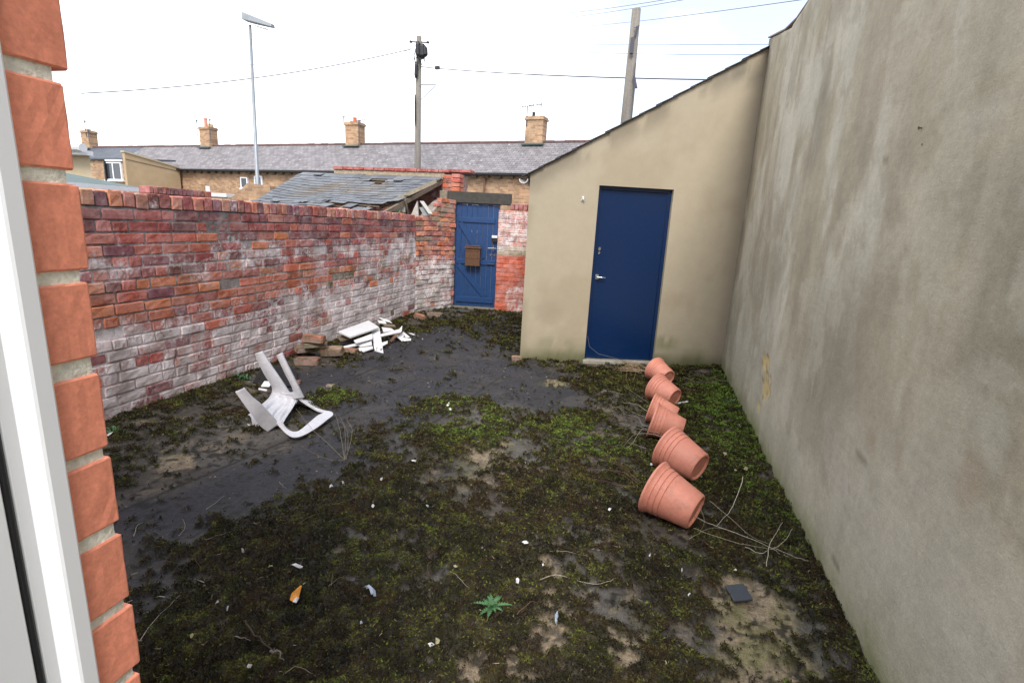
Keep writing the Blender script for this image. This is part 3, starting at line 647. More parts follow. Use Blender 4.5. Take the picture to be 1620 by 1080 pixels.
for s in (.635, .655, .71, .725, .745): m.obox(gpt(s, .985+R.uniform(-.01, .02), gd+.001), gu*.014, gn*.012, (0, 0, .03))
m.obox(gpt(.63, .992, gd+.0), gu*.13, gn*.006, (0, 0, .012)); m.build('bolt', M['chrome'], gt)
m = MB(); m.tube([gpt(.60, .835, gd+.03), gpt(.73, .835, gd+.03)], .007); m.build('drop_latch', M['black'], gt)
lb = empty('letter_basket', 'rusty brown lidded letter basket fixed to the blue yard gate', 'letter basket', tuple(gpt(.335, .79, 0)))
m = MB(); o = gpt(.205, .80, gd+.024); m.obox(o, gu*.265, gn*.11, (0, 0, .30)); m.build('basket_body', M['box'], lb, bevel=.006)
m = MB()
for i in range(9): m.obox(gpt(.215+i*.029, .815, gd+.134), gu*.010, gn*.005, (0, 0, .24))
for zq in (.80, .93, 1.06): m.obox(gpt(.200, zq, gd+.136), gu*.275, gn*.006, (0, 0, .014))
m.build('wicker', M['box'], lb)
m = MB(); m.obox(gpt(.19, 1.105, gd+.024), gu*.295, gn*.13, (0, 0, .022)); m.obox(gpt(.19, 1.135, gd+.022), gu*.27, gn*.03, (0, 0, .018)); m.build('basket_lid', M['box'], lb, bevel=.004)

# ------------------------------------------------------------------ outbuilding with the lean-to roof
S0 = np.array([-1.302, 5.649, 0]); S1 = np.array([1.10, 6.413, 0]); su = (S1-S0)/np.linalg.norm(S1-S0); SL = np.linalg.norm(S1-S0); sn = np.array([su[1], -su[0], 0])
def sray(x, y, d=0):
    r = ray(x, y); t = np.dot(S0+sn*d-CP, sn)/np.dot(r, sn); p = CP+r*t; return np.dot(p-S0, su), p[2]
dl = sray(928, 560)[0]; dr = sray(1038, 560)[0]; dl2, dt1 = sray(945, 296); dr2, dt2 = sray(1064, 297)
DL, DR, DT = (dl+dl2)/2, (dr+dr2)/2, (dt1+dt2)/2
zl = sray(835, 275)[1]; zr = sray(1234, 67)[1]; sr_ = sray(1234, 67)[0]
def s_top(s): return zl+(zr-zl)*s/sr_
sh = empty('outbuilding', 'cream rendered lean-to outbuilding with a sloping slate roof', 'outbuilding', tuple(S0+su*1.2+sn*-1.2))
def sp(s, z, d=0): return S0+su*s+np.array([0, 0, z])+sn*d
SS = np.arange(0, SL+.001, SL/100); V = []; Cc = []
ss = sorted(set(list(np.linspace(0, DL, 30))+list(np.linspace(DL, DR, 26))+list(np.linspace(DR, SL, 44))))
nzr = 40; F = []; idx = {}
def scol(s, z):
    s = np.array(s); z = np.array(z); base = np.array([.415, .358, .262])
    c = base*(1+.10*(fbm(s, z, 1.4, 5, 0)-.5))[..., None]
    c = lerp(c, np.array([.33, .265, .175]), .35*sst(.52, .66, fbm(s, z, 1.8, 5, 1)))
    dd = np.hypot((s-.30)/.22, (z-.62)/.12); c = lerp(c, np.array([.33, .27, .20]), .5*sst(1.1, .5, dd))
    dd = np.hypot((s-.42)/.25, (z-.20)/.13); c = lerp(c, np.array([.25, .24, .16]), .6*sst(1.1, .7, dd)*sst(.35, .5, fbm(s, z, 9, 4, 2)))
    lo = sst(.42, .02, z+.18*(fbm(s, z, 5, 4, 3)-.5)); c = lerp(c, np.array([.27, .25, .15]), lo*.55)
    gm = sst(.22, .0, z+.16*(fbm(s, z, 7, 5, 1)-.5)); c = lerp(c, np.array([.075, .085, .03]), gm*.85)
    dd = np.hypot((s-1.72)/.16, (z-.28)/.10); c = lerp(c, np.array([.12, .15, .04]), .55*sst(1.3, .3, dd)*sst(.35, .55, fbm(s, z, 14, 4, 0)))
    ed = sst(.24, .02, (SL-.06)-s+.1*(fbm(s, z, 3, 4, 2)-.5)); c = lerp(c, np.array([.24, .20, .155]), ed*.4)
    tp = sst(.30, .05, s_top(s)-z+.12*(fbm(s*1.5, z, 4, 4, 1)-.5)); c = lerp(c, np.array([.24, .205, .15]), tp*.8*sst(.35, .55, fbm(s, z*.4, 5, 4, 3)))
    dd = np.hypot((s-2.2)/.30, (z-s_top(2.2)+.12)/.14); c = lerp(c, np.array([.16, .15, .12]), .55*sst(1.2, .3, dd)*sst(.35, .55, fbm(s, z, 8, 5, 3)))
    
    gl = sst(.10, .0, s)*sst(.45, .6, fbm(s, z, 3, 3, 0)); c = lerp(c, np.array([.27, .24, .15]), gl*.5)
    return c
for i, s in enumerate(ss):
    tp = s_top(s)
    for j in range(nzr+1):
        z = -.05+(DT+.05)*j/28 if j <= 28 else DT+(tp-DT)*(j-28)/(nzr-28)
        V.append(sp(s, z)); Cc.append((s, z))
J = nzr+1
for i in range(len(ss)-1):
    for j in range(nzr):
        if DL-1e-6 <= ss[i] and ss[i+1] <= DR+1e-6 and j < 28: continue
        F.append((i*J+j, (i+1)*J+j, (i+1)*J+j+1, i*J+j+1))
# reveals, left flank, body
nb_ = len(V)
def q4(a, b_, c_, d_, col_=None):
    n = len(V); 
    for p, cc_ in ((a), (b_), (c_), (d_)): V.append(p); Cc.append(cc_)
    F.append((n, n+1, n+2, n+3))
RV = -.085
q4((sp(DR, -.05), (DR, .3)), (sp(DR, DT), (DR, DT)), (sp(DR, DT, RV), (DR, DT)), (sp(DR, -.05, RV), (DR, .3)))
q4((sp(DL, -.05), (DL, .3)), (sp(DL, -.05, RV), (DL, .3)), (sp(DL, DT, RV), (DL, DT)), (sp(DL, DT), (DL, DT)))
q4((sp(DL, DT), (DL, DT)), (sp(DL, DT, RV), (DL, DT)), (sp(DR, DT, RV), (DR, DT)), (sp(DR, DT), (DR, DT)))
bk = 2.6
def bp_(s, z): p = sp(s, z); return np.array([p[0], p[1]+bk, z]) if s > .5 else np.array([p[0]-.55, p[1]+bk+.1, z])
q4((sp(0, -.05), (.3, .3)), (sp(0, zl), (.3, 1.5)), (bp_(0, zl), (.3, 1.5)), (bp_(0, -.05), (.3, .3)))
q4((bp_(0, -.05), (.3, .3)), (bp_(0, zl), (.3, 1.5)), (bp_(SL, s_top(SL)), (.3, 1.5)), (bp_(SL, -.05), (.3, .3)))
q4((sp(SL, -.05), (.3, .3)), (bp_(SL, -.05), (.3, .3)), (bp_(SL, s_top(SL)), (.3, 1.5)), (sp(SL, s_top(SL)), (.3, 1.5)))
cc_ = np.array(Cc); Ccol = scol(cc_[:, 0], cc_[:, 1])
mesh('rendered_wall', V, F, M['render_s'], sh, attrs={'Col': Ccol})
# slate roof: courses running with the slope, edge slates visible along the verge
roof = MB(); rdv = np.array([*(su*1.0)[:2], 0]); p0 = sp(-.09, s_top(-.09)+.006, .035); p1 = sp(SL, s_top(SL)+.006, .035); dv = (p1-p0); Lr = np.linalg.norm(dv); dv /= Lr; upn = np.cross(dv, -sn); upn = upn if upn[2] > 0 else -upn
bkv = np.array([-.2, 2.75, 0])
ns = 15
for i in range(ns):
    t0 = Lr*i/ns; l = Lr/ns+.06
    for k in range(9):
        f0, f1 = k/9, (k+1)/9-.0015
        a_ = p0+dv*(t0-.0)+bkv*f0*np.array([1, 1, 1])+upn*(.014+R.uniform(-.003, .003)); tl = -.012/l
        roof.obox(a_+(sn*R.uniform(-.008, .008) if k == 0 else 0), dv*min(l, Lr-t0)+upn*-.012, bkv*(f1-f0), upn*.007, np.array([.050, .052, .058])*R.uniform(.7, 1.4))
roof.build('slate_roof', M['slate'], sh)
m = MB(); m.obox(p0+upn*-.004-sn*.03, dv*Lr, bkv*.98, upn*.014, (.16, .13, .09)); m.build('verge_bed', M['stone'], sh)
m = MB(); e0 = sp(-.075, zl-.055, .02); ar = [(math.cos(a)*.05, math.sin(a)*.05) for a in np.linspace(math.pi, 2*math.pi, 9)]
V = []; 
for k, yy in enumerate((0, 1)):
    for (x, z_) in ar: V.append(e0+np.array([x, 0, z_])+bkv*yy)
    for (x, z_) in ar[::-1]: V.append(e0+np.array([x*.88, 0, z_*.88])+bkv*yy)
n = 18; m.add(V, [(i, (i+1) % n, n+(i+1) % n, n+i) for i in range(n)]+[tuple(range(n)), tuple(range(n, 2*n))]); m.build('gutter', M['white_pl'], sh)
# door set
do = empty('outbuilding_door', 'glossy dark blue flush door of the cream outbuilding', 'door', tuple(sp((DL+DR)/2, .03, RV))); 
fw_ = .038; zb = .045
m = MB()
m.obox(sp(DL+.001, zb, -.05), su*fw_, sn*-.06, (0, 0, DT-zb-.001)); m.obox(sp(DR-fw_-.001, zb, -.05), su*fw_, sn*-.06, (0, 0, DT-zb-.001)); m.obox(sp(DL+.001+fw_, DT-fw_-.001, -.05), su*(DR-DL-2*fw_-.002), sn*-.06, (0, 0, fw_))
m.build('door_frame', M['blue_gloss'], do, bevel=.003)
# the leaf is a gently wavy sheet under thick gloss paint
nx_, nz_ = 24, 50; V = []; x0, x1 = DL+fw_+.004, DR-fw_-.004; z0, z1 = zb+.006, DT-fw_-.004
for i in range(nx_+1):
    for j in range(nz_+1):
        s = x0+(x1-x0)*i/nx_; z = z0+(z1-z0)*j/nz_; V.append(sp(s, z, -.062+.0012*float(fbm(s, z, 2.2, 3, 1))))
F = [(i*(nz_+1)+j, (i+1)*(nz_+1)+j, (i+1)*(nz_+1)+j+1, i*(nz_+1)+j+1) for i in range(nx_) for j in range(nz_)]
mesh('door_leaf', V, F, M['blue_gloss'], do, smooth=True)
m = MB(); hs, hz = sray(944, 438, -.06); m.obox(sp(hs-.018, hz-.028, -.06), su*.036, sn*.008, (0, 0, .056)); m.tube([sp(hs, hz, -.052), sp(hs, hz, -.02)], .009, 10); m.tube([sp(hs, hz, -.02), sp(hs+.05, hz, -.016), sp(hs+.095, hz-.003, -.022)], [.009, .008, .007], 10); m.build('lever_handle', M['chrome'], do, bevel=.002)
hs, hz = sray(948, 396, -.06)
m = MB(); cy = Matrix.Translation(Vector(sp(hs, hz+.018, -.06))) @ Vector(sn).to_track_quat('Z', 'Y').to_matrix().to_4x4(); m.lathe([(0, .012), (.015, .012), (.02, .006), (.02, 0)], 16, cy)
cy2 = Matrix.Translation(Vector(sp(hs, hz-.026, -.06))) @ Vector(sn).to_track_quat('Z', 'Y').to_matrix().to_4x4(); m.lathe([(0, .010), (.012, .010), (.016, .005), (.016, 0)], 16, cy2); m.build('lock_cylinder', M['chrome'], do)
m = MB(); m.obox(sp(DL-.02, -.03, .03), su*(DR-DL+.04), sn*-.15, (0, 0, .072), (.30, .28, .23)); tag(m.build('door_step', M['stone'], None, bevel=.008), 'pale concrete doorstep under the glossy blue door', 'doorstep')
m = MB(); pts = [sp(DL+.02, .32, -.02), sp(DL+.05, .20, -.01), sp(DL+.16, .12, .01), sp(DL+.34, .085, .03), sp(DL+.5, .05, .05)]; m.tube(pts, .0035, 5); tag(m.build('wire', M['cable'], None), 'thin wire trailing across the foot of the glossy blue door', 'wire')
# small white bracket on the render
s, z = sray(922, 314); m = MB(); m.obox(sp(s-.012, z+.0, 0), su*.022, sn*.02, (0, 0, .022)); m.tube([sp(s, z+.01, .02), sp(s+.004, z-.012, .03), sp(s+.016, z-.03, .012)], .007); m.tube([sp(s-.002, z+.01, .02), sp(s-.014, z-.025, .012)], .005)
tag(m.build('cable_bracket', M['white_pl'], None), 'small white cable bracket on the cream wall left of the door', 'bracket')

# ------------------------------------------------------------------ tall rendered wall on the right
HY0, HY1 = -1.3, 6.42
def rtop(y): return 3.34 if y < 5.3 else 3.33+.27*(y-5.3)/1.1
ys = np.arange(HY0, HY1+.03, .03); nz_ = 118; YY = np.repeat(ys, nz_); ZZ = np.concatenate([np.linspace(-.06, rtop(y), nz_) for y in ys])
def blob(px, py, ry, rz, amt, a=.35, b_=1.1):
    p = AX(px, py, RX); wy, wz = YY+.10*(fbm(YY, ZZ, 5, 4, 1)-.5), ZZ+.14*(fbm(YY, ZZ, 5, 4, 2)-.5)
    return amt*sst(b_, a, np.hypot((wy-p[1])/ry, (wz-p[2])/rz))
st1 = fbm(YY*6, ZZ*.55, 1, 6, 0, .62); st2 = fbm(YY*3, ZZ*.8, 1.2, 5, 2)
C = np.broadcast_to(np.array([.375, .335, .255]), YY.shape+(3,))*(1+.22*(st2-.5))[..., None]
C = lerp(C, np.array([.255, .21, .16]), .50*sst(.38, .68, st1)*sst(1.2, 3.6, YY+.8*(fbm(YY, ZZ, 1, 3, 1)-.5)))         # brown damp streaks further in
C = lerp(C, np.array([.29, .265, .19]), .5*sst(.42, .62, fbm(YY, ZZ, 1.4, 6, 3)))
C = lerp(C, np.array([.48, .455, .38]), .6*sst(.52, .66, fbm(YY*2.2, ZZ*.9, 1.3, 6, 1)))
C = lerp(C, np.array([.45, .44, .385]), .5*sst(1.15, .3, ZZ+.6*(fbm(YY, ZZ, 1.6, 4, 0)-.5)))                      # salts low down
C = lerp(C, np.array([.15, .145, .10]), blob(1590, 540, .22, .50, .60, .1, 1.4)); C = lerp(C, np.array([.21, .20, .15]), blob(1560, 330, .25, .18, .4)); C = lerp(C, np.array([.19, .165, .12]), blob(1320, 560, .55, .50, .75, .1, 1.4)); C = lerp(C, np.array([.19, .165, .13]), blob(1215, 420, .50, .60, .50, .1, 1.4))
C = lerp(C, np.array([.19, .165, .13]), blob(1290, 200, .22, .45, .5)); C = lerp(C, np.array([.24, .175, .115]), blob(1533, 775, .06, .10, .75, .6, 1.2)); C = lerp(C, np.array([.27, .22, .16]), blob(1428, 715, .04, .06, .6)); C = lerp(C, np.array([.29, .23, .16]), blob(1380, 700, .06, .09, .6)); C = lerp(C, np.array([.46, .44, .37]), blob(1585, 690, .10, .13, .25)); C = lerp(C, np.array([.47, .45, .41]), blob(1560, 190, .14, .10, .22)); C = lerp(C, np.array([.44, .42, .35]), blob(1250, 330, .25, .30, .25))
ed = sst(6.05, 6.38, YY+.1*(fbm(YY, ZZ, 4, 4, 0)-.5)); C = lerp(C, np.array([.15, .13, .10]), ed*.6)
gm = sst(.20, .0, ZZ+.20*(fbm(YY, ZZ, 5, 5, 2)-.5)); C = lerp(C, np.array([.10, .12, .035]), gm*.85); gm = sst(.5, .05, ZZ+.25*(fbm(YY, ZZ, 3, 5, 0)-.5)); C = lerp(C, np.array([.27, .26, .15]), gm*.4)
st3 = fbm(YY*20, ZZ*1.5, 1, 5, 3, .6); C = C*(1+.15*(st3-.5)*sst(.3, 1.4, ZZ))[..., None]; st4 = fbm(YY*9, ZZ*.7, 1, 4, 2); C = lerp(C, np.array([.46, .42, .34]), .2*sst(.55, .75, st4))
bl1 = sst(.55, .62, fbm(YY*1.3, ZZ*1.1, 2.1, 7, 1, .62)); C = lerp(C, np.array([.25, .225, .165]), .45*bl1); bl2 = sst(.57, .60, fbm(YY, ZZ, 3.1, 7, 3, .6)); C = lerp(C, np.array([.42, .395, .32]), .35*bl2)
# old crack with its repair line, peeled patches
def seg(a, b_, w):
    p, q = AX(*a, RX)[1:], AX(*b_, RX)[1:]; d = q-p; Ls = np.linalg.norm(d); d = d/Ls; s = (YY-p[0])*d[0]+(ZZ-p[1])*d[1]; t = np.abs(-(YY-p[0])*d[1]+(ZZ-p[1])*d[0]+.01*(fbm(YY, ZZ, 8, 3, 1)-.5)); return sst(w, w*.4, t)*(s > 0)*(s < Ls)
for (a, b_) in (((1470, 238), (1400, 255)), ((1340, 690), (1395, 760)), ((1290, 820), (1330, 900))): C = lerp(C, np.array([.16, .14, .10]), seg(a, b_, .006)*.7)
XX = RWX(YY)+.0
dsp = .012*(fbm(YY, ZZ, 1.6, 4, 1)-.5)+.005*(fbm(YY, ZZ, 9, 4, 2)-.5)
pk = np.maximum.reduce([blob(1207, 570, .12, .06, 1, .8, 1.1), blob(1209, 608, .15, .11, 1, .8, 1.1), blob(1197, 640, .06, .04, 1, .9, 1), blob(1226, 250, .02, .02, 0)])*sst(.30, .48, fbm(YY, ZZ, 12, 4, 3))
pe = np.clip(sst(.0, .3, pk)-sst(.4, .95, pk), 0, 1); C = lerp(C, np.array([.50, .40, .19]), pk*.95); C = lerp(C, np.array([.12, .09, .05]), pe*.6); dsp = dsp+.010*pk
XX = XX+dsp
V = np.stack([XX, YY, ZZ], 1); ny_ = len(ys)
ii, jj = np.meshgrid(np.arange(ny_-1), np.arange(nz_-1), indexing='ij'); a0 = (ii*nz_+jj).ravel(); F = np.stack([a0, a0+1, a0+nz_+1, a0+nz_], 1).tolist()
b0 = len(V); tops = [i*nz_+nz_-1 for i in range(ny_)]; V = V.tolist(); Cl = C.tolist()
for i in tops: V.append([V[i][0]+.25, V[i][1], V[i][2]]); Cl.append([.25, .23, .18])
for i in range(ny_-1): F.append((tops[i], b0+i, b0+i+1, tops[i+1]))
hw = empty('rendered_wall', 'tall grey brown rendered wall with damp streaks down the right side of the yard', 'wall', (RX, 2.5, 0))
mesh('render_face', V, F, M['render_r'], hw, attrs={'Col': np.array(Cl)}, smooth=True)
m = MB(); m.box((RX+.26, HY0, -.05), (RX+.5, HY1, 3.3), (.25, .23, .18)); m.build('wall_core', M['stone'], hw)
m = MB()
for i in range(18):
    y = HY0+i*.43
    if y+.42 < 6.45:
        m.obox((RX-.004+.005*i/3, y, rtop(y)+.008), (0, .425, rtop(y+.425)-rtop(y)), (.28, 0, 0), (0, 0, .016), (.16, .10, .09))
m.build('coping', M['slate'], hw, bevel=.004)
# hook, nail holes, mortar line
p = AX(1462, 203, RX); m = MB(); m.tube([p+[.02, 0, 0], p+[-.016, 0, .001], p+[-.021, 0, .005]], .003); m.tube([p+[-.015, 0, .001], p+[-.019, .003, -.005]], .003)
tag(m.build('hook', M['copper'], None), 'small rusty hook high on the rendered wall', 'hook')
p = AX(1463, 227, RX); m = MB(); m.tube([p+[.02, 0, 0], p+[-.010, 0, -.004]], .004, c=None); tag(m.build('nail', M['copper'], None), 'rusty nail stub just below the hook on the rendered wall', 'nail')
for (x, y, lb_) in ((1226, 296, 'upper dark nail head far along the rendered wall'), (1225, 308, 'lower dark nail head far along the rendered wall')):
    p = AX(x, y, RX+.04); m = MB(); m.tube([p+[.02, 0, 0], p+[-.008, 0, 0]], .008); tag(m.build('nail', M['copper'], None), lb_, 'nail')
a_, b_ = AX(1470, 238, RX), AX(1540, 219, RX); m = MB(); pts = [a_+(b_-a_)*t+np.array([.0, 0, .002*math.sin(t*20)]) for t in np.linspace(0, 1, 12)]
m.tube(pts, [.003, .006, .005, .007, .009, .009, .010, .012, .012, .012, .009, .004]); m.build('repair_line', M['render_s'], hw, attrs={'Col': np.tile([.40, .37, .30], (len(m.v), 1))})

# ------------------------------------------------------------------ house corner, new brick reveal and the white door frame in the foreground
JX = -.44
hc = empty('house_corner', 'bright orange red brick reveal of the house beside the white door frame', 'house corner', (JX-.2, .22, 0))
B = Bricks(); hb = .0665; pitch = .0778
bots = [(float(AX(x, y, JX)[2]), float(AX(x, y, JX)[1])) for x, y, e in ((109, 113, 0), (118, 270, 0), (142, 426, 0), (155, 562, 0), (172, 704, 0), (189, 822, 0), (205, 941, 0), (222, 1045, 0))]
while bots[0][0] < 2.7: bots.insert(0, (bots[0][0]+pitch, .3175+R.uniform(-.002, .003)))
while bots[-1][0] > .0: bots.append((bots[-1][0]-pitch, .3175+R.uniform(-.002, .003)))
for k, (z0_, ye) in enumerate(bots):
    h_ = min(hb, (bots[k-1][0]-z0_-.0105) if k else hb)
    c = np.array([.92, .33, .21])*R.uniform(.92, 1.04)  # brick colour raised above its own tone to carry the flash light
    B.brick((JX, .262, z0_), (0, 1, 0), (1, 0, 0), ye-.262, h_, c, lambda p: 0, proud=.0005, back=.102 if k % 2 else .215, jit=.0003, nx=8, nz=5, eg=.0009)
B.build('bricks', hc, 'newbrick')
ms_ = mortar_sheet((JX, .262, 0), (0, 1, 0), (1, 0, 0), .0500, lambda x: 2.7, lambda x, z: np.array([.50, .46, .36]), lambda p: -1, .20, hc, step=.005, dep=.0022, amp=.0035)
ms_.data.materials.clear(); ms_.data.materials.append(M['new_mortar'])
m = MB(); m.box((-3.0, .02, -.05), (-.662, .322, 2.7)); m.build('outer_wall', M['redwall'], hc)
df = empty('door_frame', 'white plastic door frame with a black rubber seal at the left edge', 'door frame', (-.47, .1, 0))
prof = [(-.4365, .2785), (-.4355, .2770), (-.4355, .2660), (-.4365, .2640), (-.4440, .2585), (-.4470, .2565), (-.4470, .2480), (-.4480, .2465), (-.520, .2465), (-.520, .2785)]
m = MB(); m.prism(prof, 2, -.02, 2.6); m.build('frame_profile', M['upvc'], df)
m = MB(); m.prism([(-.4475, .2463), (-.4462, .2445), (-.4462, .2425), (-.4475, .2405), (-.470, .2405), (-.470, .2463)], 2, -.02, 2.6); m.build('rubber_seal', M['rubber'], df)
m = MB(); m.prism([(-.4470, .2403), (-.4455, .239), (-.4455, -.6), (-.49, -.6), (-.49, .2403)], 2, -.02, 2.6); m.build('door_panel', M['upvc'], df)
# ------------------------------------------------------------------ terrace across the lane
TA = np.array([-5.23, 23.0, 0]); tdir = np.array([-36.6, 27.6, 0])-TA; tdir /= np.linalg.norm(tdir)      # towards the left
t_in = np.array([tdir[1], -tdir[0], 0]); t_in = t_in if t_in[1] > 0 else -t_in                        # away from the yard
RZ, EZ, HD = 5.12, 3.62, 2.25
TROT = math.atan2(-tdir[1], -tdir[0])
def tpt(s, d, z): return TA+tdir*s+t_in*d+np.array([0, 0, z])
def eplane(x, y, d=-HD):
    r = ray(x, y); o = TA+t_in*d; t = np.dot(o-CP, t_in)/np.dot(r, t_in); p = CP+r*t; return np.dot(p-TA, tdir), p[2]
def ridge_s(x, y):
    s, z = eplane(x, y, 0); return s
chs = [ridge_s(847, 224), ridge_s(562, 226), ridge_s(331, 228), ridge_s(143, 232)]
cuts = [-7.0, chs[0], (chs[0]+chs[1])/2, chs[1], (chs[1]+chs[2])/2, chs[2], (chs[2]+chs[3])/2, chs[3], chs[3]+5.5]
wins = {}
for (xa, ya, xb, yb) in ((378, 280, 390, 298), (400, 278, 413, 300)):
    sA, zA = eplane(xa, ya); sB, zB = eplane(xb, yb)
    wins.setdefault('w', []).append((min(sA, sB), max(sA, sB), zB, zA))
names = ['terraced house right of the rightmost chimney, mostly hidden by the cream outbuilding', 'terraced house just left of the rightmost chimney, with a rusty downpipe', 'terraced house behind the blue gate and telegraph pole, right of the middle chimney',
         'terraced house left of the middle brick chimney above the ruined slate roof', 'terraced house with two small white windows right of the red potted chimney', 'terraced house with an extension left of the red potted chimney', 'terraced house with smooth dark slates right of the leftmost chimney', 'terraced house at the far left end beyond the leftmost chimney']
def local(o, rz): o.rotation_euler[2] = rz
def window(parent, x0, x1, z0, z1, y=0, mull=True):
    f = MB(); t = .055
    f.box((x0, y-.05, z0), (x0+t, y+.06, z1)); f.box((x1-t, y-.05, z0), (x1, y+.06, z1)); f.box((x0+t, y-.05, z1-t), (x1-t, y+.06, z1)); f.box((x0+t, y-.05, z0), (x1-t, y+.06, z0+t))
    if mull: xm = (x0+x1)/2; f.box((xm-t*.6, y-.045, z0+t), (xm+t*.6, y+.055, z1-t))
    w = f.build('window', M['upvc'], parent)
    g_ = MB(); g_.box((x0+t*.8, y-.02, z0+t*.8), (x1-t*.8, y+.0, z1-t*.8)); g_.build('pane', M['glass'], w)
    s_ = MB(); s_.box((x0-.06, y-.09, z0-.06), (x1+.06, y+.05, z0-.003)); s_.build('sill', M['upvc'], w)
for i in range(8):
    a, b_ = cuts[i], cuts[i+1]; wdt = b_-a
    h = empty('terraced_house', names[i], 'house', (0, 0, 0), 'terraced houses across the lane')
    # local frame: x to the right along the terrace from the left end, y away, z up ; ridge at y = 0
    m = MB(); m.box((0, -HD+.15, -.05), (wdt-.004, HD-.15, EZ+.06)); m.build('wall', M['tbrick'], h)
    dark = i >= 6
    for sgn in (1, -1):
        m = MB(); n_ = 1
        e0 = np.array([0, -sgn*(HD+.12), EZ-.08]); r0 = np.array([0, 0, RZ]); up_ = r0-e0; ln_ = np.linalg.norm(up_)
        pr = mesh('roof', [(0, 0, 0), (wdt-.002, 0, 0), (wdt-.002, ln_, 0), (0, ln_, 0), (0, 0, -.07), (wdt-.002, 0, -.07), (wdt-.002, ln_, -.07), (0, ln_, -.07)], [(0, 1, 2, 3), (7, 6, 5, 4), (0, 4, 5, 1), (2, 6, 7, 3), (1, 5, 6, 2), (3, 7, 4, 0)], M['dslate'] if dark else M['tslate'], h)
        if sgn == 1: pr.location = tuple(e0); pr.rotation_euler = (math.atan2(up_[2], up_[1]), 0, 0)
        else: pr.location = (wdt, e0[1], e0[2]); pr.rotation_euler = (math.atan2(up_[2], -up_[1]), 0, math.pi)
    m = MB(); x = 0
    while x < wdt-.05: m.box((x, -.10, RZ-.05+R.uniform(0, .012)), (min(x+.44, wdt-.004), .10, RZ+.045+R.uniform(-.008, .012))); x += .45
    m.build('ridge', M['redtile'], h, bevel=.02)
    m = MB(); m.box((0, -HD-.20, EZ-.13), (wdt-.006, -HD-.10, EZ-.05)); m.build('gutter', M['black'], h)
    m = MB(); x = .15
    while x < wdt-.2:
        m.box((x, -HD+.0, EZ-.22-.02), (x+.30, -HD+.15, EZ-.06-R.uniform(0, .04))); x += .55
    m.box((.1, -HD+.02, EZ-.115), (x-.3, -HD+.14, EZ-.095)); m.build('eaves_shadow_blocks', M['wood'], h)  # dark timber blocks stand in for the shadow gaps between rafter ends
    def X(s): return b_-s       # s grows to the left
    if i == 4:
        for (sa, sb, za, zb_) in wins['w']:
            window(h, X(sb), X(sa), za, zb_, -HD+.11, False)
    if i in (1, 2, 3, 5): window(h, wdt*.55, wdt*.55+.9, 1.2, 2.3, -HD+.11)
    if i in (1,):
        s_, z_ = eplane(765, 300); m = MB(); m.tube([(X(s_), -HD+.05, .1), (X(s_), -HD+.05, EZ-.25), (X(s_)-.0, -HD-.12, EZ-.13)], .05, 8); m.build('downpipe', M['copper'], h)
    if i in (1, 3, 5, 7):      # one stack at the right end of the house
        s0c = {1: chs[0], 3: chs[1], 5: chs[2], 7: chs[3]}[i]; xc = X(s0c); c = MB(); w2, d2 = .40, .27
        c.box((xc-w2, -d2, RZ-.5), (xc+w2, d2, RZ+.86)); c.box((xc-w2-.05, -d2-.05, RZ+.862), (xc+w2+.05, d2+.05, RZ+.94)); c.box((xc-w2-.02, -d2-.02, RZ+.942), (xc+w2+.02, d2+.02, RZ+1.0))
        k = c.build('chimney', M['tbrick'], h)
        m = MB(); m.box((xc-w2-.1, -d2-.16, RZ-.17), (xc+w2+.1, -d2+.0-.002, RZ-.10)); m.build('flashing', M['felt'], k)
        pots = {1: [(-.15, .22, .07, 'black')], 3: [(0, .26, .10, 'gold_brick'), (-.22, .1, .09, 'buff'), (.24, .12, .09, 'buff')], 5: [(-.16, .52, .09, 'terracotta'), (.14, .2, .10, 'buff'), (.3, .16, .1, 'buff')], 7: [(-.2, .12, .10, 'buff'), (.1, .12, .1, 'buff')]}[i]
        for (px_, hh, rr, mk) in pots:
            m = MB(); m.lathe([(rr, 0), (rr*.88, hh*.8), (rr*.98, hh*.84), (rr*.98, hh), (rr*.75, hh), (rr*.7, hh*.2), (0, hh*.2)], 14, Matrix.Translation((xc+px_, 0, RZ+.99))); m.build('chimney_pot', M[mk], k)
        m = MB()
        def yagi(x, y, z, hgt, ang, ln2, n=5):
            m.tube([(x, y, z-.3), (x, y, z+hgt)], .020, 5); d = np.array([math.cos(ang), .3*math.sin(ang), .12*math.sin(ang*3)]); q = np.array([x, y, z+hgt]); m.tube([q-d*ln2*.3, q+d*ln2*.7], .016, 4)
            for t in np.linspace(-.28, .68, n): p_ = q+d*ln2*t; m.tube([p_-np.array([0, 0, .10]), p_+np.array([0, 0, .10])], .011, 4)
        if i == 1: yagi(xc-.34, -.3, RZ+.9, .50, .25, .9, 6); m.tube([(xc-.34, -.3, RZ+1.4), (xc+.7, -.3, RZ+1.62)], .008, 4); m.tube([(xc+.3, -.3, RZ+.95), (xc+.3, -.3, RZ+1.5)], .01, 4)
        if i == 3: yagi(xc-.45, -.3, RZ+.9, .35, 2.5, .4, 3); m.build('aerial', M['cable'], k); m = MB(); yagi(xc+.5, -.3, RZ+.3, .75, .2, .5, 5)
        if i == 5: yagi(xc-.52, -.3, RZ+.6, .75, 1.4, .3, 3); m.build('aerial', M['cable'], k); m = MB(); yagi(xc+.55, -.3, RZ+.5, .85, 1.3, .3, 4)
        if i == 7: yagi(xc+.25, -.3, RZ+.9, .65, 1.4, .3, 4); m.build('aerial', M['cable'], k); m = MB(); yagi(xc+.5, -.3, RZ+.6, .4, 1.4, .3, 3)
        m.build('aerial', M['cable'], k)
    h.location = tuple(tpt(b_, 0, 0)); h.rotation_euler[2] = TROT

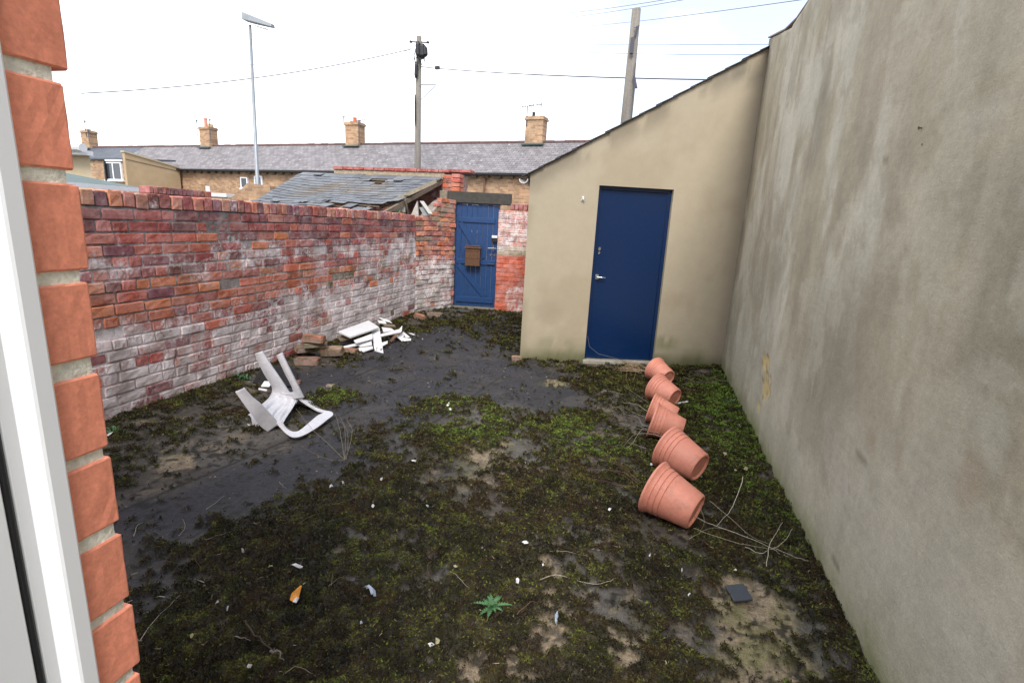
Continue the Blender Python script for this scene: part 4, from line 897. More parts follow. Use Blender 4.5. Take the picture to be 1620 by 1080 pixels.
# --- rendered two storey extension projecting towards the lane
ex = empty('rear_extension', 'buff rendered house extension with a sloping parapet and a white framed window', 'extension', (0, 0, 0))
dv_ = eplane(284, 266); s_r = dv_[0]
r1 = ray(197, 244); zt_ = 4.02
# corner of the parapet nearest to the yard: on the line leaving the terrace at right angles
def solve_corner():
    best = None
    for d in np.linspace(-HD-.5, -HD-9, 400):
        p = tpt(s_r, d, 0); v = p-CP
        # image x of this line at parapet height
        c = ROT.T @ (np.array([p[0], p[1], 3.9])-CP); x = 810-c[0]/c[2]*FPX
        if best is None or abs(x-197) < best[0]: best = (abs(x-197), d)
    return best[1]
dc = solve_corner(); pc = tpt(s_r, dc, 0); ry_ = ray(197, 241); zt_ = float((CP+ry_*((pc[1])/ry_[1]))[2])
zf = EZ-.02
def lx(s): return -(s-s_r)
Vx = []; wE = 2.6   # local: x right, y away, origin at (s_r, ridge)
m = MB(); y0, y1 = dc, -HD
P_ = [(y0, -.05), (y1, -.05), (y1, zf), (y0, zt_)]
m.prism(P_, 0, -.18, 0); m.build('parapet_wall', M['buff'], ex)
m = MB(); m.prism([(y0-.04, zt_+.002), (y1, zf+.002), (y1, zf+.07), (y0-.04, zt_+.07)], 0, -.24, .05); m.build('coping', M['cream'], ex)
m = MB(); m.prism([(y0+.02, zt_-.30), (y1, zf-.15), (y1, zf-.18), (y0+.02, zt_-.33)], 0, .001, .02); m.build('flashing', M['wood'], ex)
m = MB(); m.box((-wE-1.2, y0+.12, -.05), (-.182, y1, zt_-.36)); m.build('front_wall', M['tbrick'], ex)
m = MB(); m.prism([(y0+.0, zt_-.35), (y1, zt_-.1), (y1, zt_-.02), (y0+.0, zt_-.27)], 0, -wE-1.2, -.25); m.build('roof', M['dslate'], ex)
m = MB(); m.box((-1.65, y0-.0, zt_-.42), (-.25, y0+.118, zt_-.33)); m.build('gutter', M['white_pl'], ex)
m = MB(); m.box((-1.72, y0-.04, .1), (-1.63, y0+.05, zt_-.4)); m.build('downpipe', M['black'], ex)
def exx(px, py):
    r = ray(px, py); o = tpt(s_r, dc+.12, 0); t = np.dot(o-CP, t_in)/np.dot(r, t_in); p = CP+r*t; return -(np.dot(p-TA, tdir)-s_r), p[2]
xa, za = exx(170, 285); xb, zb_ = exx(193, 257); window(ex, xa, xb, za, zb_, y0+.08)
ex.location = tuple(tpt(s_r, 0, 0)); ex.rotation_euler[2] = TROT

# --- nearer rooftops of the neighbouring yards
nx0 = AY(147, 290, 9.6)
cb = empty('neighbour_extension', 'cream rendered building with a white gutter at the far left above the yard wall', 'building', (nx0[0]-1.5, 10.5, 0))
topz = AY(140, 247, 9.6)[2]
m = MB(); m.prism([(nx0[0]-4, 9.6), (nx0[0], 9.6), (nx0[0]-3.6, 12), (nx0[0]-7, 12)], 2, -.05, topz); m.build('wall', M['cream'], cb)
m = MB(); m.box((nx0[0]-4, 9.35, topz+.0), (nx0[0]+.12, 9.6, topz+.10)); m.build('fascia', M['white_pl'], cb)
m = MB(); m.tube([(nx0[0]-4, 9.28, topz+.16), (nx0[0]+.26, 9.28, topz+.14)], .075, 10); m.tube([(nx0[0]-.35, 9.28, topz+.158), (nx0[0]-.27, 9.28, topz+.157)], .095, 10); m.tube([(nx0[0]+.2, 9.28, topz+.142), (nx0[0]+.27, 9.28, topz+.14)], .095, 10); m.build('gutter', M['white_pl'], cb)
x_ = nx0[0]; m = MB(); m.add([(x_-4, 9.25, topz+.20), (x_-.1, 9.25, topz+.20), (x_-4.2, 12, topz+.50), (x_-7, 12, topz+.50), (x_-4, 9.25, topz+.24), (x_-.1, 9.25, topz+.24), (x_-4.2, 12, topz+.54), (x_-7, 12, topz+.54)], [(0, 3, 2, 1), (4, 5, 6, 7), (0, 1, 5, 4), (1, 2, 6, 5), (2, 3, 7, 6), (3, 0, 4, 7)]); m.build('roof', M['dslate'], cb)
fx = -9.0; f0, f1 = AX(150, 289.5, fx), AX(232, 298.5, fx)
fs = empty('flat_roofed_shed', 'low shed with a grey green felt roof and white fascia beyond the left wall', 'shed', (fx-1.4, 7, 0))
fy1 = float(f1[1]); fz = float(f1[2])
m = MB(); m.box((fx-2.6, 4.9, -.03), (fx-.06, fy1-.05, fz-.10)); m.build('wall', M['tbrick_y'], fs)
m = MB(); m.box((fx-.05, 4.8, fz-.07), (fx, fy1, fz)); m.build('fascia', M['white_pl'], fs)
m = MB(); m.prism([(fx-.04, fz+.002), (fx-2.7, fz+.32), (fx-2.7, fz+.26), (fx-.04, fz-.06)], 1, 4.85, fy1-.01); m.build('roof', M['felt'], fs)
nw = empty('neighbour_yard_wall', 'lower red brick yard wall with upright coping bricks beyond the left wall', 'wall', (-8, 7, 0))
wz0 = float(AX(230, 293, -8)[2]); wy1 = float(AX(331, 303, -8)[1])
wy0 = float(AX(236, 293, -8)[1]); B = Bricks(); y = wy0
while y < wy1: B.brick((-8, y, wz0-.115), (0, 1, 0), (1, 0, 0), .068, .11+R.uniform(-.004, .004), pick([3, 1, 3, 2, 1, 3, 1])*.9, lambda p: .0, back=.22, jit=.002, nx=2, nz=2); y += .079
B.build('coping', nw)
m = MB(); m.box((-8.22, wy0, -.03), (-8.01, wy1, wz0-.117)); m.build('brickwork', M['redw_y'], nw)
wl_ = empty('lane_wall', 'rough brick wall stub by the lamp post with a white capping', 'wall', (-9.6, 10.6, 0))
a_ = AY(366, 312, 11.2); b_ = AY(405, 290, 11.2); c_ = AY(322, 308, 11.2)
m = MB(); m.prism([(a_[0], -.03), (b_[0]+.4, -.03), (b_[0]+.4, b_[2]-.05), (b_[0]-.25, b_[2]), (a_[0]+.1, a_[2]+.05), (a_[0], a_[2])], 1, 11.2, 11.45); m.build('brickwork', M['tbrick'], wl_)
m = MB(); m.box((c_[0], 11.1, -.03), (a_[0]-.01, 11.4, c_[2]-.04)); m.build('low_wall', M['cream'], wl_)
m = MB(); m.box((c_[0]-.05, 11.05, c_[2]-.038), (a_[0]-.012, 11.45, c_[2]+.05)); m.tube([(c_[0]+.15, 11.2, c_[2]+.052), (c_[0]+.15, 11.2, c_[2]+.22)], .05, 8); m.build('capping', M['white_pl'], wl_)

# ------------------------------------------------------------------ ruined outhouse roof
oh = empty('ruined_outhouse', 'ruined outhouse with a sagging slate roof, slipped slates and open rafters', 'outhouse', (-5, 8.3, 0))
RY, EY = 9.32, 7.35
rl, rr_ = AY(480, 273, RY), AY(698, 281, RY); el, er = AY(405, 319, EY), AY(600, 333, EY)
def rpt(u, v):      # u along (0 left - 1 right), v 0 at the top - 1 at the eaves
    top = rl*(1-u)+rr_*u; bot = el*(1-u)+er*u; p = top*(1-v)+bot*v; return p-np.array([0, 0, .05*math.sin(math.pi*u)*math.sin(math.pi*v)+.02*math.sin(9*u)*v])
sm = MB(); rows = 14; colsN = 17
for r_ in range(rows):
    v0 = (r_)/rows; 
    for c_ in range(colsN+1):
        u0 = (c_-(.5 if r_ % 2 else 0))/colsN; u1 = u0+1/colsN*.985; uc = (u0+u1)/2; vc = v0+.5/rows
        u0, u1 = max(u0, -.01), min(u1, 1.02)
        if u1-u0 < .01: continue
        # missing slates: the hole near the top right, the ragged right and bottom edge
        if ((uc-.64)/.095)**2+((vc-.17)/.085)**2 < 1: continue
        if vc > .80 and uc > .44+.25*R.random() and R.random() < .8: continue
        if vc > .55 and uc > .93 and R.random() < .6: continue
        if vc > .45 and uc > 1.25-.35*vc: continue
        a_, b_, d_ = rpt(u0, v0), rpt(u1, v0), rpt(u0, v0+1.75/rows); e_ = rpt(u1, v0+1.75/rows)
        nrm = np.cross(b_-a_, a_-d_); nrm /= np.linalg.norm(nrm); nrm = nrm if nrm[2] > 0 else -nrm
        tl = R.uniform(-.3, .3)*.03 if R.random() < .88 else R.uniform(-.04, .04); slip = R.uniform(-.008, .012)+(.05 if R.random() < .04 else 0)
        lift_ = .006+R.uniform(0, .006)+(.025 if R.random() < .025 else 0); dn = (d_-a_)/np.linalg.norm(d_-a_); sd_ = (b_-a_)/np.linalg.norm(b_-a_)
        cc_ = np.array([.10, .108, .122])*R.uniform(.75, 1.35)
        if R.random() < .12: cc_ = cc_*np.array([1.25, 1.2, 1.1])
        t_ = .007; A4 = [a_+nrm*.002+dn*slip, b_+nrm*.002+dn*(slip+tl), e_+nrm*(lift_+.006)+dn*(slip+tl), d_+nrm*(lift_+.006)+dn*slip]
        sm.add([*A4]+[p+nrm*t_ for p in A4], [(0, 1, 2, 3), (7, 6, 5, 4), (0, 4, 5, 1), (1, 5, 6, 2), (2, 6, 7, 3), (3, 7, 4, 0)], cc_)
sm.build('slates', M['slate'], oh)
dk = MB()
for u in np.linspace(.0, 1, 7): a_, b_ = rpt(u, 0)-[0, 0, .10], rpt(u, 1)-[0, 0, .10]; dk.obox(a_, b_-a_, (.05, 0, 0), (0, 0, .07))
dk.build('rafters', M['wood'], oh)
bt = MB()
for r_ in range(rows+1):
    v = r_/rows; u1 = 1.0 if r_ < 8 else 1.0-.02*(r_-8); a_, b_ = rpt(0, v)-[0, 0, .022], rpt(u1, v)-[0, 0, .022]; bt.obox(a_, b_-a_, (0, .03, -.01), (0, 0, .016))
bt.build('battens', M['wood'], oh)
m = MB(); a_ = np.array([-6.1, 7.55, -.03]); m.box((-6.1, 7.5, -.03), (-3.95, 7.7, 1.56)); m.box((-6.15, 7.71, -.03), (-5.95, 9.3, 1.6)); m.build('brickwork', M['redwx'], oh)
m = MB(); 
for (p_, q_, w_) in (((600, 331), (690, 290), .07), ((640, 318), (646, 345), .05)):
    a_, b_ = AY(*p_, 7.9), AY(*q_, 8.3); m.obox(a_, b_-a_, (0, .05, .0), (.0, 0, w_))
m.build('fallen_rafter', M['palewood'], oh)
m = MB()
for (p_, q_, q2, y_) in (((610, 333), (640, 312), (640, 336), 8.0), ((648, 345), (660, 318), (662, 346), 8.1)):
    a_, b_, c_ = AY(*p_, y_), AY(*q_, y_), AY(*q2, y_); m.add([a_, b_, c_, a_+[0, .03, 0], b_+[0, .03, 0], c_+[0, .03, 0]], [(0, 1, 2), (5, 4, 3), (0, 3, 4, 1), (1, 4, 5, 2), (2, 5, 3, 0)], (.5, .47, .42))
m.build('board_scraps', M['stone'], oh)
for k, (p_, q_, w_, lb_) in enumerate((((664, 318), (678, 338), .06, 'longest white slate offcut standing on top of the stepped brick wall'), ((663, 328), (670, 341), .07, 'short grey slate offcut leaning nearest the green weed on the wall top'), ((667, 326), (675, 341), .06, 'middle slate offcut leaning on the stepped brick wall'))):
    a_, b_ = AY(*p_, 7.98+k*.03), AY(*q_, 7.98+k*.03); m = MB(); m.obox(b_, a_-b_, (w_, .02, 0), (0, .010, .002), (.42, .40, .36) if k == 0 else (.22, .23, .23)); tag(m.build('slate_offcut', M['slate'], None), lb_, 'slate', 'slate offcuts on the wall top')
def leafy(name, label, cat, c, r, n, mt, h=.1, lw=.012, ll=.04, seed=1):
    rg = random.Random(seed); m = MB()
    for i in range(n):
        t = rg.uniform(0, 6.283); e = rg.uniform(.2, 1.3); b_ = np.array(c)+np.array([rg.gauss(0, r*.5), rg.gauss(0, r*.35), rg.uniform(0, h)*.6])
        d = np.array([math.cos(t)*math.cos(e), math.sin(t)*math.cos(e), math.sin(e)]); s = np.cross(d, [0, 0, 1]); s /= np.linalg.norm(s)+1e-6; l = ll*rg.uniform(.6, 1.3); w = lw*rg.uniform(.6, 1.2)
        m.add([b_, b_+d*l*.5+s*w+[0, 0, .004], b_+d*l, b_+d*l*.5-s*w+[0, 0, .004]], [(0, 1, 2, 3)])
    return tag(m.build(name, M[mt], None), label, cat)
p_ = AY(624, 337, 7.75); leafy('weed', 'small green fern growing from the top of the left wall by the ruined roof', 'weed', p_-[0, 0, .03], .16, 110, 'weed', .08, .010, .06, 3)

# ------------------------------------------------------------------ lamp post, telegraph poles, overhead cables
def topt(x, y, Y): return AY(x, y, Y)
lp = empty('street_lamp', 'tall grey steel street lamp with a flat head behind the left yard wall', 'street lamp', (*topt(409, 305, 12)[:2], 0))
a_ = topt(395.5, 40, 12); b_ = topt(408, 305, 12); b0_ = np.array([b_[0], b_[1], -.03])
m = MB(); m.tube([b0_, b0_+[0, 0, 1.2], b0_+[0, 0, 1.25], [a_[0], 12, a_[2]]], [.07, .07, .052, .034], 14); m.build('post', M['steel'], lp, smooth=True)
hL, hR = topt(387, 28, 12), topt(432, 42, 12)
m = MB(); dh = hR-hL; side = np.array([0, .12, 0]); n = 8; V = []
for i in range(n):
    t = i/(n-1); p = hL+dh*t; wd = .10*(.75+.5*math.sin(math.pi*min(t*.8+.25, 1))); hh = .135*(1-.62*t)+.012
    V += [p+[0, -wd, -hh*.5], p+[0, wd, -hh*.5], p+[0, wd*.8, hh*.7], p+[0, -wd*.8, hh*.7]]
F = [(i*4+j, i*4+(j+1) % 4, (i+1)*4+(j+1) % 4, (i+1)*4+j) for i in range(n-1) for j in range(4)]+[(3, 2, 1, 0), ((n-1)*4, (n-1)*4+1, (n-1)*4+2, (n-1)*4+3)]
m.add(V, F); m.build('lamp_head', M['steel'], lp, bevel=.008)
m = MB(); p = hL+dh*.55; m.obox(p+[-.16, -.07, -.075], dh*.42, (0, .14, 0), (0, 0, .02)); m.build('lens', M['white_pl'], lp)

PY = 20.0
tp = empty('telegraph_pole', 'wooden telegraph pole with a black cable splice box near its top', 'telegraph pole', (*topt(660.5, 260, PY)[:2], 0))
a_ = topt(663, 58, PY); b_ = topt(660.5, 262, PY)
m = MB(); m.tube([(b_[0], PY, -.03), b_, a_], [.15, .13, .10], 14); m.build('pole', M['pole'], tp, smooth=True)
m = MB()
for (x0_, y0_, x1_, y1_, r_) in ((661, 66, 662, 92, .10), (668, 70, 669, 93, .13), (659, 98, 658, 124, .07), (657, 150, 657, 200, .03), (672, 74, 673, 90, .10)):
    p, q = topt(x0_, y0_, PY-.2), topt(x1_, y1_, PY-.2); m.tube([p, p*.8+q*.2, p*.2+q*.8, q], [r_*.6, r_, r_, r_*.5], 10)
for k in range(14):
    rg = random.Random(k); p = topt(656+rg.random()*18, 66+rg.random()*6, PY-.25); q = topt(655+rg.random()*20, 92+rg.random()*16, PY-.25); m.tube([p, (p+q)/2+[rg.uniform(-.15, .15), 0, 0], q], .012, 4)
m.build('cable_box', M['black'], tp)
m = MB(); m.tube([topt(650, 66.5, PY), topt(677, 67.5, PY)], .025, 6); m.tube([topt(650, 65, PY), topt(650, 68, PY)], .05, 6); m.tube([topt(677, 66, PY), topt(677, 69, PY)], .05, 6); m.build('crossarm', M['black'], tp)
m = MB(); m.tube([topt(664, 134, PY-.1), topt(690, 134.5, PY-.1)], .020, 6); m.tube([topt(689, 136, PY-.1), topt(666, 158, PY-.1)], .016, 6); m.build('bracket', M['steel'], tp)
P2 = 14.0
t2 = empty('telegraph_pole', 'thick leaning wooden pole rising behind the sloping outbuilding roof', 'telegraph pole', (*topt(988, 215, P2)[:2], 0))
a_ = topt(1007, 15, P2); b_ = topt(990, 195, P2); c_ = b_+(b_-a_)*((b_[2])/(a_[2]-b_[2])); c_[2] = -.03
m = MB(); m.tube([c_, b_, a_], [.17, .135, .105], 14); m.build('pole', M['pole'], t2, smooth=True)
m = MB(); 
for (pts, r_) in ((((1004, 45), (1008, 42), (1003, 60), (998, 68), (997, 80), (999, 86)), .016), (((1011, 40), (1006, 55), (1001, 62), (1000, 90)), .018), (((1005, 100), (1004, 140), (999, 190)), .014), (((1003, 120), (1007, 140)), .03), (((1001, 60), (999, 85)), .05)):
    m.tube([topt(x, y, P2-.16) for x, y in pts], r_, 5)
m.build('cable_loops', M['cable'], t2)
def cable(p, q, sag, r, label, mid=None):
    p, q = np.array(p), np.array(q); pts = [p+(q-p)*t-np.array([0, 0, 4*sag*t*(1-t)]) for t in np.linspace(0, 1, 15)]
    m = MB(); m.tube(pts, r, 5); return tag(m.build('overhead_cable', M['cable'], None), label, 'cable', 'overhead cables')
cable(topt(650, 78, PY), AY(128, 148, 13), .25, .016, 'overhead cable from the telegraph pole down to the left above the chimneys')
cable(topt(652, 67, PY), AY(10, 40, 60), -.2, .012, 'faint high overhead cable running left from the top of the telegraph pole')
cable(topt(655, 72, PY), AY(240, 108, 17), .2, .009, 'thin overhead cable just above the lowest left one')
cable(topt(654, 74, PY), AY(520, 142, 26), .1, .007, 'shortest thin cable dropping left to the terrace roofs')
cable(topt(650, 64, PY), AY(560, 0, 14), .05, .008, 'thin cable rising steeply up left from the telegraph pole')
cable(topt(664, 106, PY), AY(1260, 128, 12), .10, .016, 'overhead cable passing low across the leaning pole from the telegraph pole')
cable(topt(676, 67, PY), AY(1300, 86, 14), .15, .0058, 'thin overhead cable just above the low one on the right')
cable(topt(676, 66, PY), AY(1300, 70, 14), .05, .0058, 'thin overhead cable second above the low one on the right')
cable(topt(676, 68, PY), topt(1000, 148, 30), .2, .006, 'faint cable sagging from the telegraph pole to the roofs on the right')
cable(AY(870, 44, 30), AY(1290, -3, 9), .1, .0058, 'cable crossing the upper right sky just behind the leaning pole top')
cable(AY(850, 22, 30), AY(1100, -8, 10), .1, .0058, 'cable crossing the top of the sky left of the leaning pole')
cable(AY(840, 32, 30), AY(1160, -14, 10), .1, .0058, 'cable crossing the sky beside the leaning pole, second from the top')
p = topt(692, 107.5, PY-.4); m = MB(); m.tube([p+[-.08, 0, 0], p+[.08, 0, 0]], .07, 8); tag(m.build('cable_clamp', M['black'], None), 'small black clamp on the low cable right of the telegraph pole', 'cable clamp')
# ------------------------------------------------------------------ toppled white plastic chair
def Z(x, y): return 360+x/6.355, 540+y/6.355
def CPt(x, y, Y): return AY(*Z(x, y), Y)
pc_ = empty('plastic_chair', 'toppled white plastic garden chair with one leg broken off, lying near the left wall', 'chair', (-2.45, 3.1, 0))
def catmull(P, n):
    P = [np.array(p, float) for p in P]; out = []
    for i in range(len(P)-1):
        p0, p1, p2, p3 = P[max(i-1, 0)], P[i], P[i+1], P[min(i+2, len(P)-1)]
        for k in range(n):
            t = k/n; out.append(.5*((2*p1)+(-p0+p2)*t+(2*p0-5*p1+4*p2-p3)*t*t+(-p0+3*p1-3*p2+p3)*t**3))
    out.append(P[-1]); return out
def ribbon(name, A, Bp, lip=.018, nseg=6, wd=5, th=.0045, bow=.010, parent=pc_, flip=1):
    """moulded channel: a bowed sheet between two edge lines with a turned lip along each edge"""
    a = catmull(A, nseg); b = catmull(Bp, nseg); V = []; k = len(a); cam_ = CP
    for i in range(k):
        d = b[i]-a[i]; tn = a[min(i+1, k-1)]-a[max(i-1, 0)]; nn = np.cross(d, tn); nn /= np.linalg.norm(nn)+1e-9
        if np.dot(nn, cam_-a[i]) < 0: nn = -nn
        nn = nn*flip
        V.append(a[i]-nn*lip); 
        for j in range(wd+1):
            t = j/wd; V.append(a[i]+d*t+nn*bow*math.sin(math.pi*t))
        V.append(b[i]-nn*lip)
    w = wd+3; F = [(i*w+j, (i+1)*w+j, (i+1)*w+j+1, i*w+j+1) for i in range(k-1) for j in range(w-1)]
    o = mesh(name, V, F, M['chair'], parent, smooth=2, solid=th, attrs=None); return o
# front leg rising towards the left, running on into the arm
ribbon('leg', [CPt(158, 472, 2.80), CPt(245, 560, 2.83), CPt(340, 640, 2.86), CPt(430, 738, 2.90), CPt(512, 838, 2.93)],
       [CPt(80, 505, 2.78), CPt(175, 640, 2.80), CPt(262, 760, 2.83), CPt(335, 850, 2.87), CPt(408, 906, 2.90)], lip=.016, bow=-.004)
def CG(x, y, z): return G(*Z(x, y), z)
ribbon('armrest', [CG(490, 815, .11), CG(530, 862, .08), CG(595, 928, .04), CG(670, 962, .028), CG(770, 938, .028), CG(900, 862, .03), CG(1000, 785, .035), CG(1058, 738, .04), CG(1046, 706, .05)],
       [CG(548, 785, .125), CG(566, 838, .09), CG(612, 888, .055), CG(672, 908, .045), CG(735, 888, .045), CG(838, 802, .05), CG(912, 742, .05), CG(965, 719, .05), CG(990, 702, .055)], lip=.010, bow=.004)
# rear legs
ribbon('leg', [CPt(275, 120, 3.38), CPt(318, 225, 3.385), CPt(365, 320, 3.39), CPt(420, 410, 3.40), CPt(452, 478, 3.41), CPt(440, 530, 3.40)],
       [CPt(345, 98, 3.38), CPt(398, 190, 3.38), CPt(465, 290, 3.385), CPt(530, 385, 3.39), CPt(580, 460, 3.40), CPt(625, 520, 3.41)], lip=.012, bow=.008)
ribbon('leg', [CPt(492, 140, 3.25), CPt(540, 240, 3.255), CPt(590, 345, 3.26), CPt(640, 440, 3.27), CPt(662, 510, 3.28), CPt(655, 575, 3.28)],
       [CPt(545, 112, 3.25), CPt(578, 195, 3.25), CPt(630, 300, 3.255), CPt(685, 410, 3.265), CPt(730, 500, 3.275), CPt(765, 565, 3.29)], lip=.012, bow=.006)
# seat shell with ribs
n_ = 16; V = []
E1 = catmull([CPt(450, 500, 3.41), CPt(420, 560, 3.36), CPt(375, 605, 3.25), CPt(325, 650, 3.10), CPt(300, 720, 3.02), CPt(330, 800, 2.98)], 5)     # far side edge
E2 = catmull([CPt(690, 555, 3.30), CPt(684, 610, 3.27), CPt(640, 690, 3.18), CPt(590, 765, 3.05), CPt(558, 815, 2.97), CPt(500, 850, 2.94)], 5)     # near side edge
k = len(E1)
for i in range(k):
    for j in range(n_+1):
        t = j/n_; nn = np.cross(E2[i]-E1[i], E1[min(i+1, k-1)]-E1[max(i-1, 0)]); nn /= np.linalg.norm(nn)
        if np.dot(nn, CP-E1[i]) < 0: nn = -nn
        rib = .008*(1 if (j % 5) in (1, 2, 3) else -1)*(1 if 2 < i < k-3 and 1 < j < n_-1 else 0)
        V.append(E1[i]*(1-t)+E2[i]*t-nn*(.022*math.sin(math.pi*t))+nn*rib)
w = n_+1; F = [(i*w+j, (i+1)*w+j, (i+1)*w+j+1, i*w+j+1) for i in range(k-1) for j in range(n_)]
mesh('seat', V, F, M['chair'], pc_, smooth=2, solid=.0045)
ribbon('seat_rail', [CPt(498, 482, 3.42), CPt(545, 508, 3.40), CPt(600, 515, 3.38), CPt(668, 508, 3.30)], [CPt(510, 515, 3.41), CPt(560, 535, 3.39), CPt(610, 545, 3.37), CPt(672, 548, 3.30)], lip=.012, bow=.004)
# back: edge strut beside the arm and the panel behind it, seen nearly edge on
ribbon('backrest', [CPt(700, 545, 3.29), CPt(755, 580, 3.31), CPt(830, 635, 3.33), CPt(910, 675, 3.35), CG(1000, 700, .055)], [CPt(704, 570, 3.285), CPt(750, 608, 3.30), CPt(820, 655, 3.32), CPt(900, 700, 3.34), CG(975, 722, .05)], lip=.012, bow=.003)
bq = [CPt(712, 566, 3.30), CPt(975, 716, 3.37), CPt(830, 672, 3.56), CPt(668, 640, 3.50)]
V = []; 
for i in range(9):
    for j in range(9):
        u, v = i/8, j/8; p = (bq[0]*(1-u)+bq[1]*u)*(1-v)+(bq[3]*(1-u)+bq[2]*u)*v; p = p-np.array([0, 0, .03*math.sin(math.pi*v)*.6]); p[2] = max(p[2], .012); V.append(p)
mesh('back_panel', V, [(i*9+j, (i+1)*9+j, (i+1)*9+j+1, i*9+j+1) for i in range(8) for j in range(8)], M['chair'], pc_, smooth=2, solid=.0045)
ribbon('far_armrest', [CPt(672, 636, 3.52), CPt(740, 648, 3.54), CPt(820, 660, 3.56)], [CPt(668, 652, 3.50), CPt(740, 664, 3.53), CPt(815, 670, 3.55)], lip=.008, bow=.002)
# crushed far corner with the broken leg stump
ribbon('broken_corner', [CPt(206, 738, 2.99), CPt(250, 716, 3.02), CPt(300, 740, 3.00), CPt(345, 800, 2.96), CPt(395, 872, 2.93)], [CPt(248, 778, 2.97), CPt(248, 815, 2.96), CPt(262, 840, 2.95), CPt(320, 868, 2.935), CPt(392, 900, 2.92)], lip=.010, bow=.012)
ribbon('seat_lip', [CPt(198, 828, 2.955), CPt(260, 852, 2.94), CPt(330, 878, 2.93), CPt(402, 908, 2.92)], [CPt(205, 838, 2.95), CPt(262, 864, 2.935), CPt(330, 892, 2.925), CPt(400, 918, 2.915)], lip=.006, bow=.002)

# ------------------------------------------------------------------ terracotta pots lying in a row
def make_pot():
    p = empty('plant_pot', 'x', 'plant pot', (0, 0, 0), 'toppled terracotta pots along the right of the yard')
    # axis along local +x from rim (x=0) to base (x=.27); turned on a lathe about x
    rr, rb, hh = .160, .104, .27
    def rad(t): return rr-.006-(rr-.006-rb)*t
    prof = [(rr-.010, .0), (rr-.002, -.002), (rr+.002, .002), (rr+.002, .012), (rr-.003, .016)]
    for t in (.16, .27, .38): z = hh*t; prof += [(rad(t-.035), z-.010), (rad(t-.01)+.001, z-.003), (rad(t)-.0045, z), (rad(t)-.004, z+.002), (rad(t+.01)-.001, z+.006)]
    prof += [(rad(.6)-.001, hh*.6), (rad(.8), hh*.8), (rad(.96), hh*.97), (rb-.004, hh-.001), (rb-.014, hh), (rb-.024, hh-.012), (0, hh-.012)]
    inner = [(0, hh*.55), (rad(.55)-.012, hh*.55), (rad(.3)-.010, hh*.3), (rr-.011, .004)]
    M_ = Matrix.Rotation(math.pi/2, 4, 'Y')
    m = MB(); m.lathe(prof, 48, M_); o = m.build('pot_wall', M['terracotta'], p, smooth=2)
    m = MB(); m.lathe([(rr-.010, 0), (rad(.2)-.009, hh*.2), (rad(.6)-.008, hh*.62)], 48, M_); m.build('inner_wall', M['terracotta'], p, smooth=True)
    m = MB(); m.lathe([(rad(.5)-.009, hh*.5), (.09, hh*.46), (.04, hh*.5), (0, hh*.47)], 24, M_); m.build('soil', M['soil'], p)
    return p, math.atan2(rr-rb, hh)
pot, pot_tilt = make_pot()
pl = [((1020, 805), (1070, 826), .96, 'nearest of the terracotta pots, beside the long dry stems, lying on its side'),
      ((1044, 740), (1088, 760), .94, 'second terracotta pot from the camera with its dirty base showing'),
      ((1022, 692), (1064, 700), .86, 'terracotta pot third from the camera, tucked behind the one with the dirty base'),
      ((1022, 664), (1060, 672), .80, 'half buried terracotta pot in the middle of the row, fourth from the camera'),
      ((1030, 632), (1068, 646), .86, 'fifth terracotta pot with a cracked base edge beside the white plastic strip'),
      ((1030, 603), (1064, 617), .80, 'farthest terracotta pot, lying by the straw at the blue door')]
for k, (a, b, sc, lb_) in enumerate(pl):
    if k == 0: o = pot
    else:
        o = pot.copy(); col.objects.link(o)
        for chd in list(pot.children): c_ = chd.copy(); col.objects.link(c_); c_.parent = o
    o['label'] = lb_
    p, q = G(*a, .01), G(*b, .01); d = q-p; yaw = math.atan2(d[1], d[0]); rr = .16*sc
    Rz = Matrix.Rotation(yaw, 4, 'Z') @ Matrix.Rotation(pot_tilt, 4, 'Y') @ Matrix.Rotation(k*1.1, 4, 'X')
    # lowest rim point touches the ground at p
    low = Matrix.Rotation(yaw, 4, 'Z') @ Matrix.Rotation(pot_tilt, 4, 'Y') @ Vector((0, 0, -rr))
    hgt = float(gz_at(p[0], p[1]))
    o.matrix_world = Matrix.Translation(Vector((p[0]-low.x, p[1]-low.y, hgt-low.z+.004))) @ Rz @ Matrix.Scale(sc, 4)

# ------------------------------------------------------------------ loose bricks and the white board pile
def loose_brick(name, label, c, yaw, tilt, roll, colr, size=(.22, .105, .068), group=None, cat='brick'):
    rg = random.Random(int(c[0]*997+c[1]*313)); bm = bmesh.new(); bmesh.ops.create_cube(bm, size=1); bmesh.ops.bevel(bm, geom=bm.edges[:], offset=.05, segments=2, affect='EDGES')
    bmesh.ops.subdivide_edges(bm, edges=bm.edges[:], cuts=1, use_grid_fill=True)
    V = [v.co for v in bm.verts]; Mx = Matrix.Translation(Vector(c)) @ Matrix.Rotation(yaw, 4, 'Z') @ Matrix.Rotation(tilt, 4, 'Y') @ Matrix.Rotation(roll, 4, 'X')
    VV = [tuple(Mx @ Vector(((v.x)*size[0]*(1+.05*rg.uniform(-1, 1)), v.y*size[1]*(1+.09*rg.uniform(-1, 1)), v.z*size[2]*(1+.10*rg.uniform(-1, 1))))) for v in V]
    FF = [tuple(v.index for v in f.verts) for f in bm.faces]; bm.free()
    dk_ = np.array([fbm(p[0]+p[2], p[1], 18, 4, 1) for p in VV]); Cw = lerp(np.array([colr]*len(VV))*.82, np.array([.055, .060, .022]), sst(.42, .62, dk_+.12*(np.array([p[2] for p in VV]) < .06))*.8); o = mesh(name, VV, FF, M['brick'], None, attrs={'Col': Cw, 'wash': np.full(len(VV), .12)}); tag(o, label, cat, group); return o
g0 = G(487, 577); g1 = G(518, 562); g2 = G(545, 562)
BR = 'loose bricks stacked at the foot of the left wall'
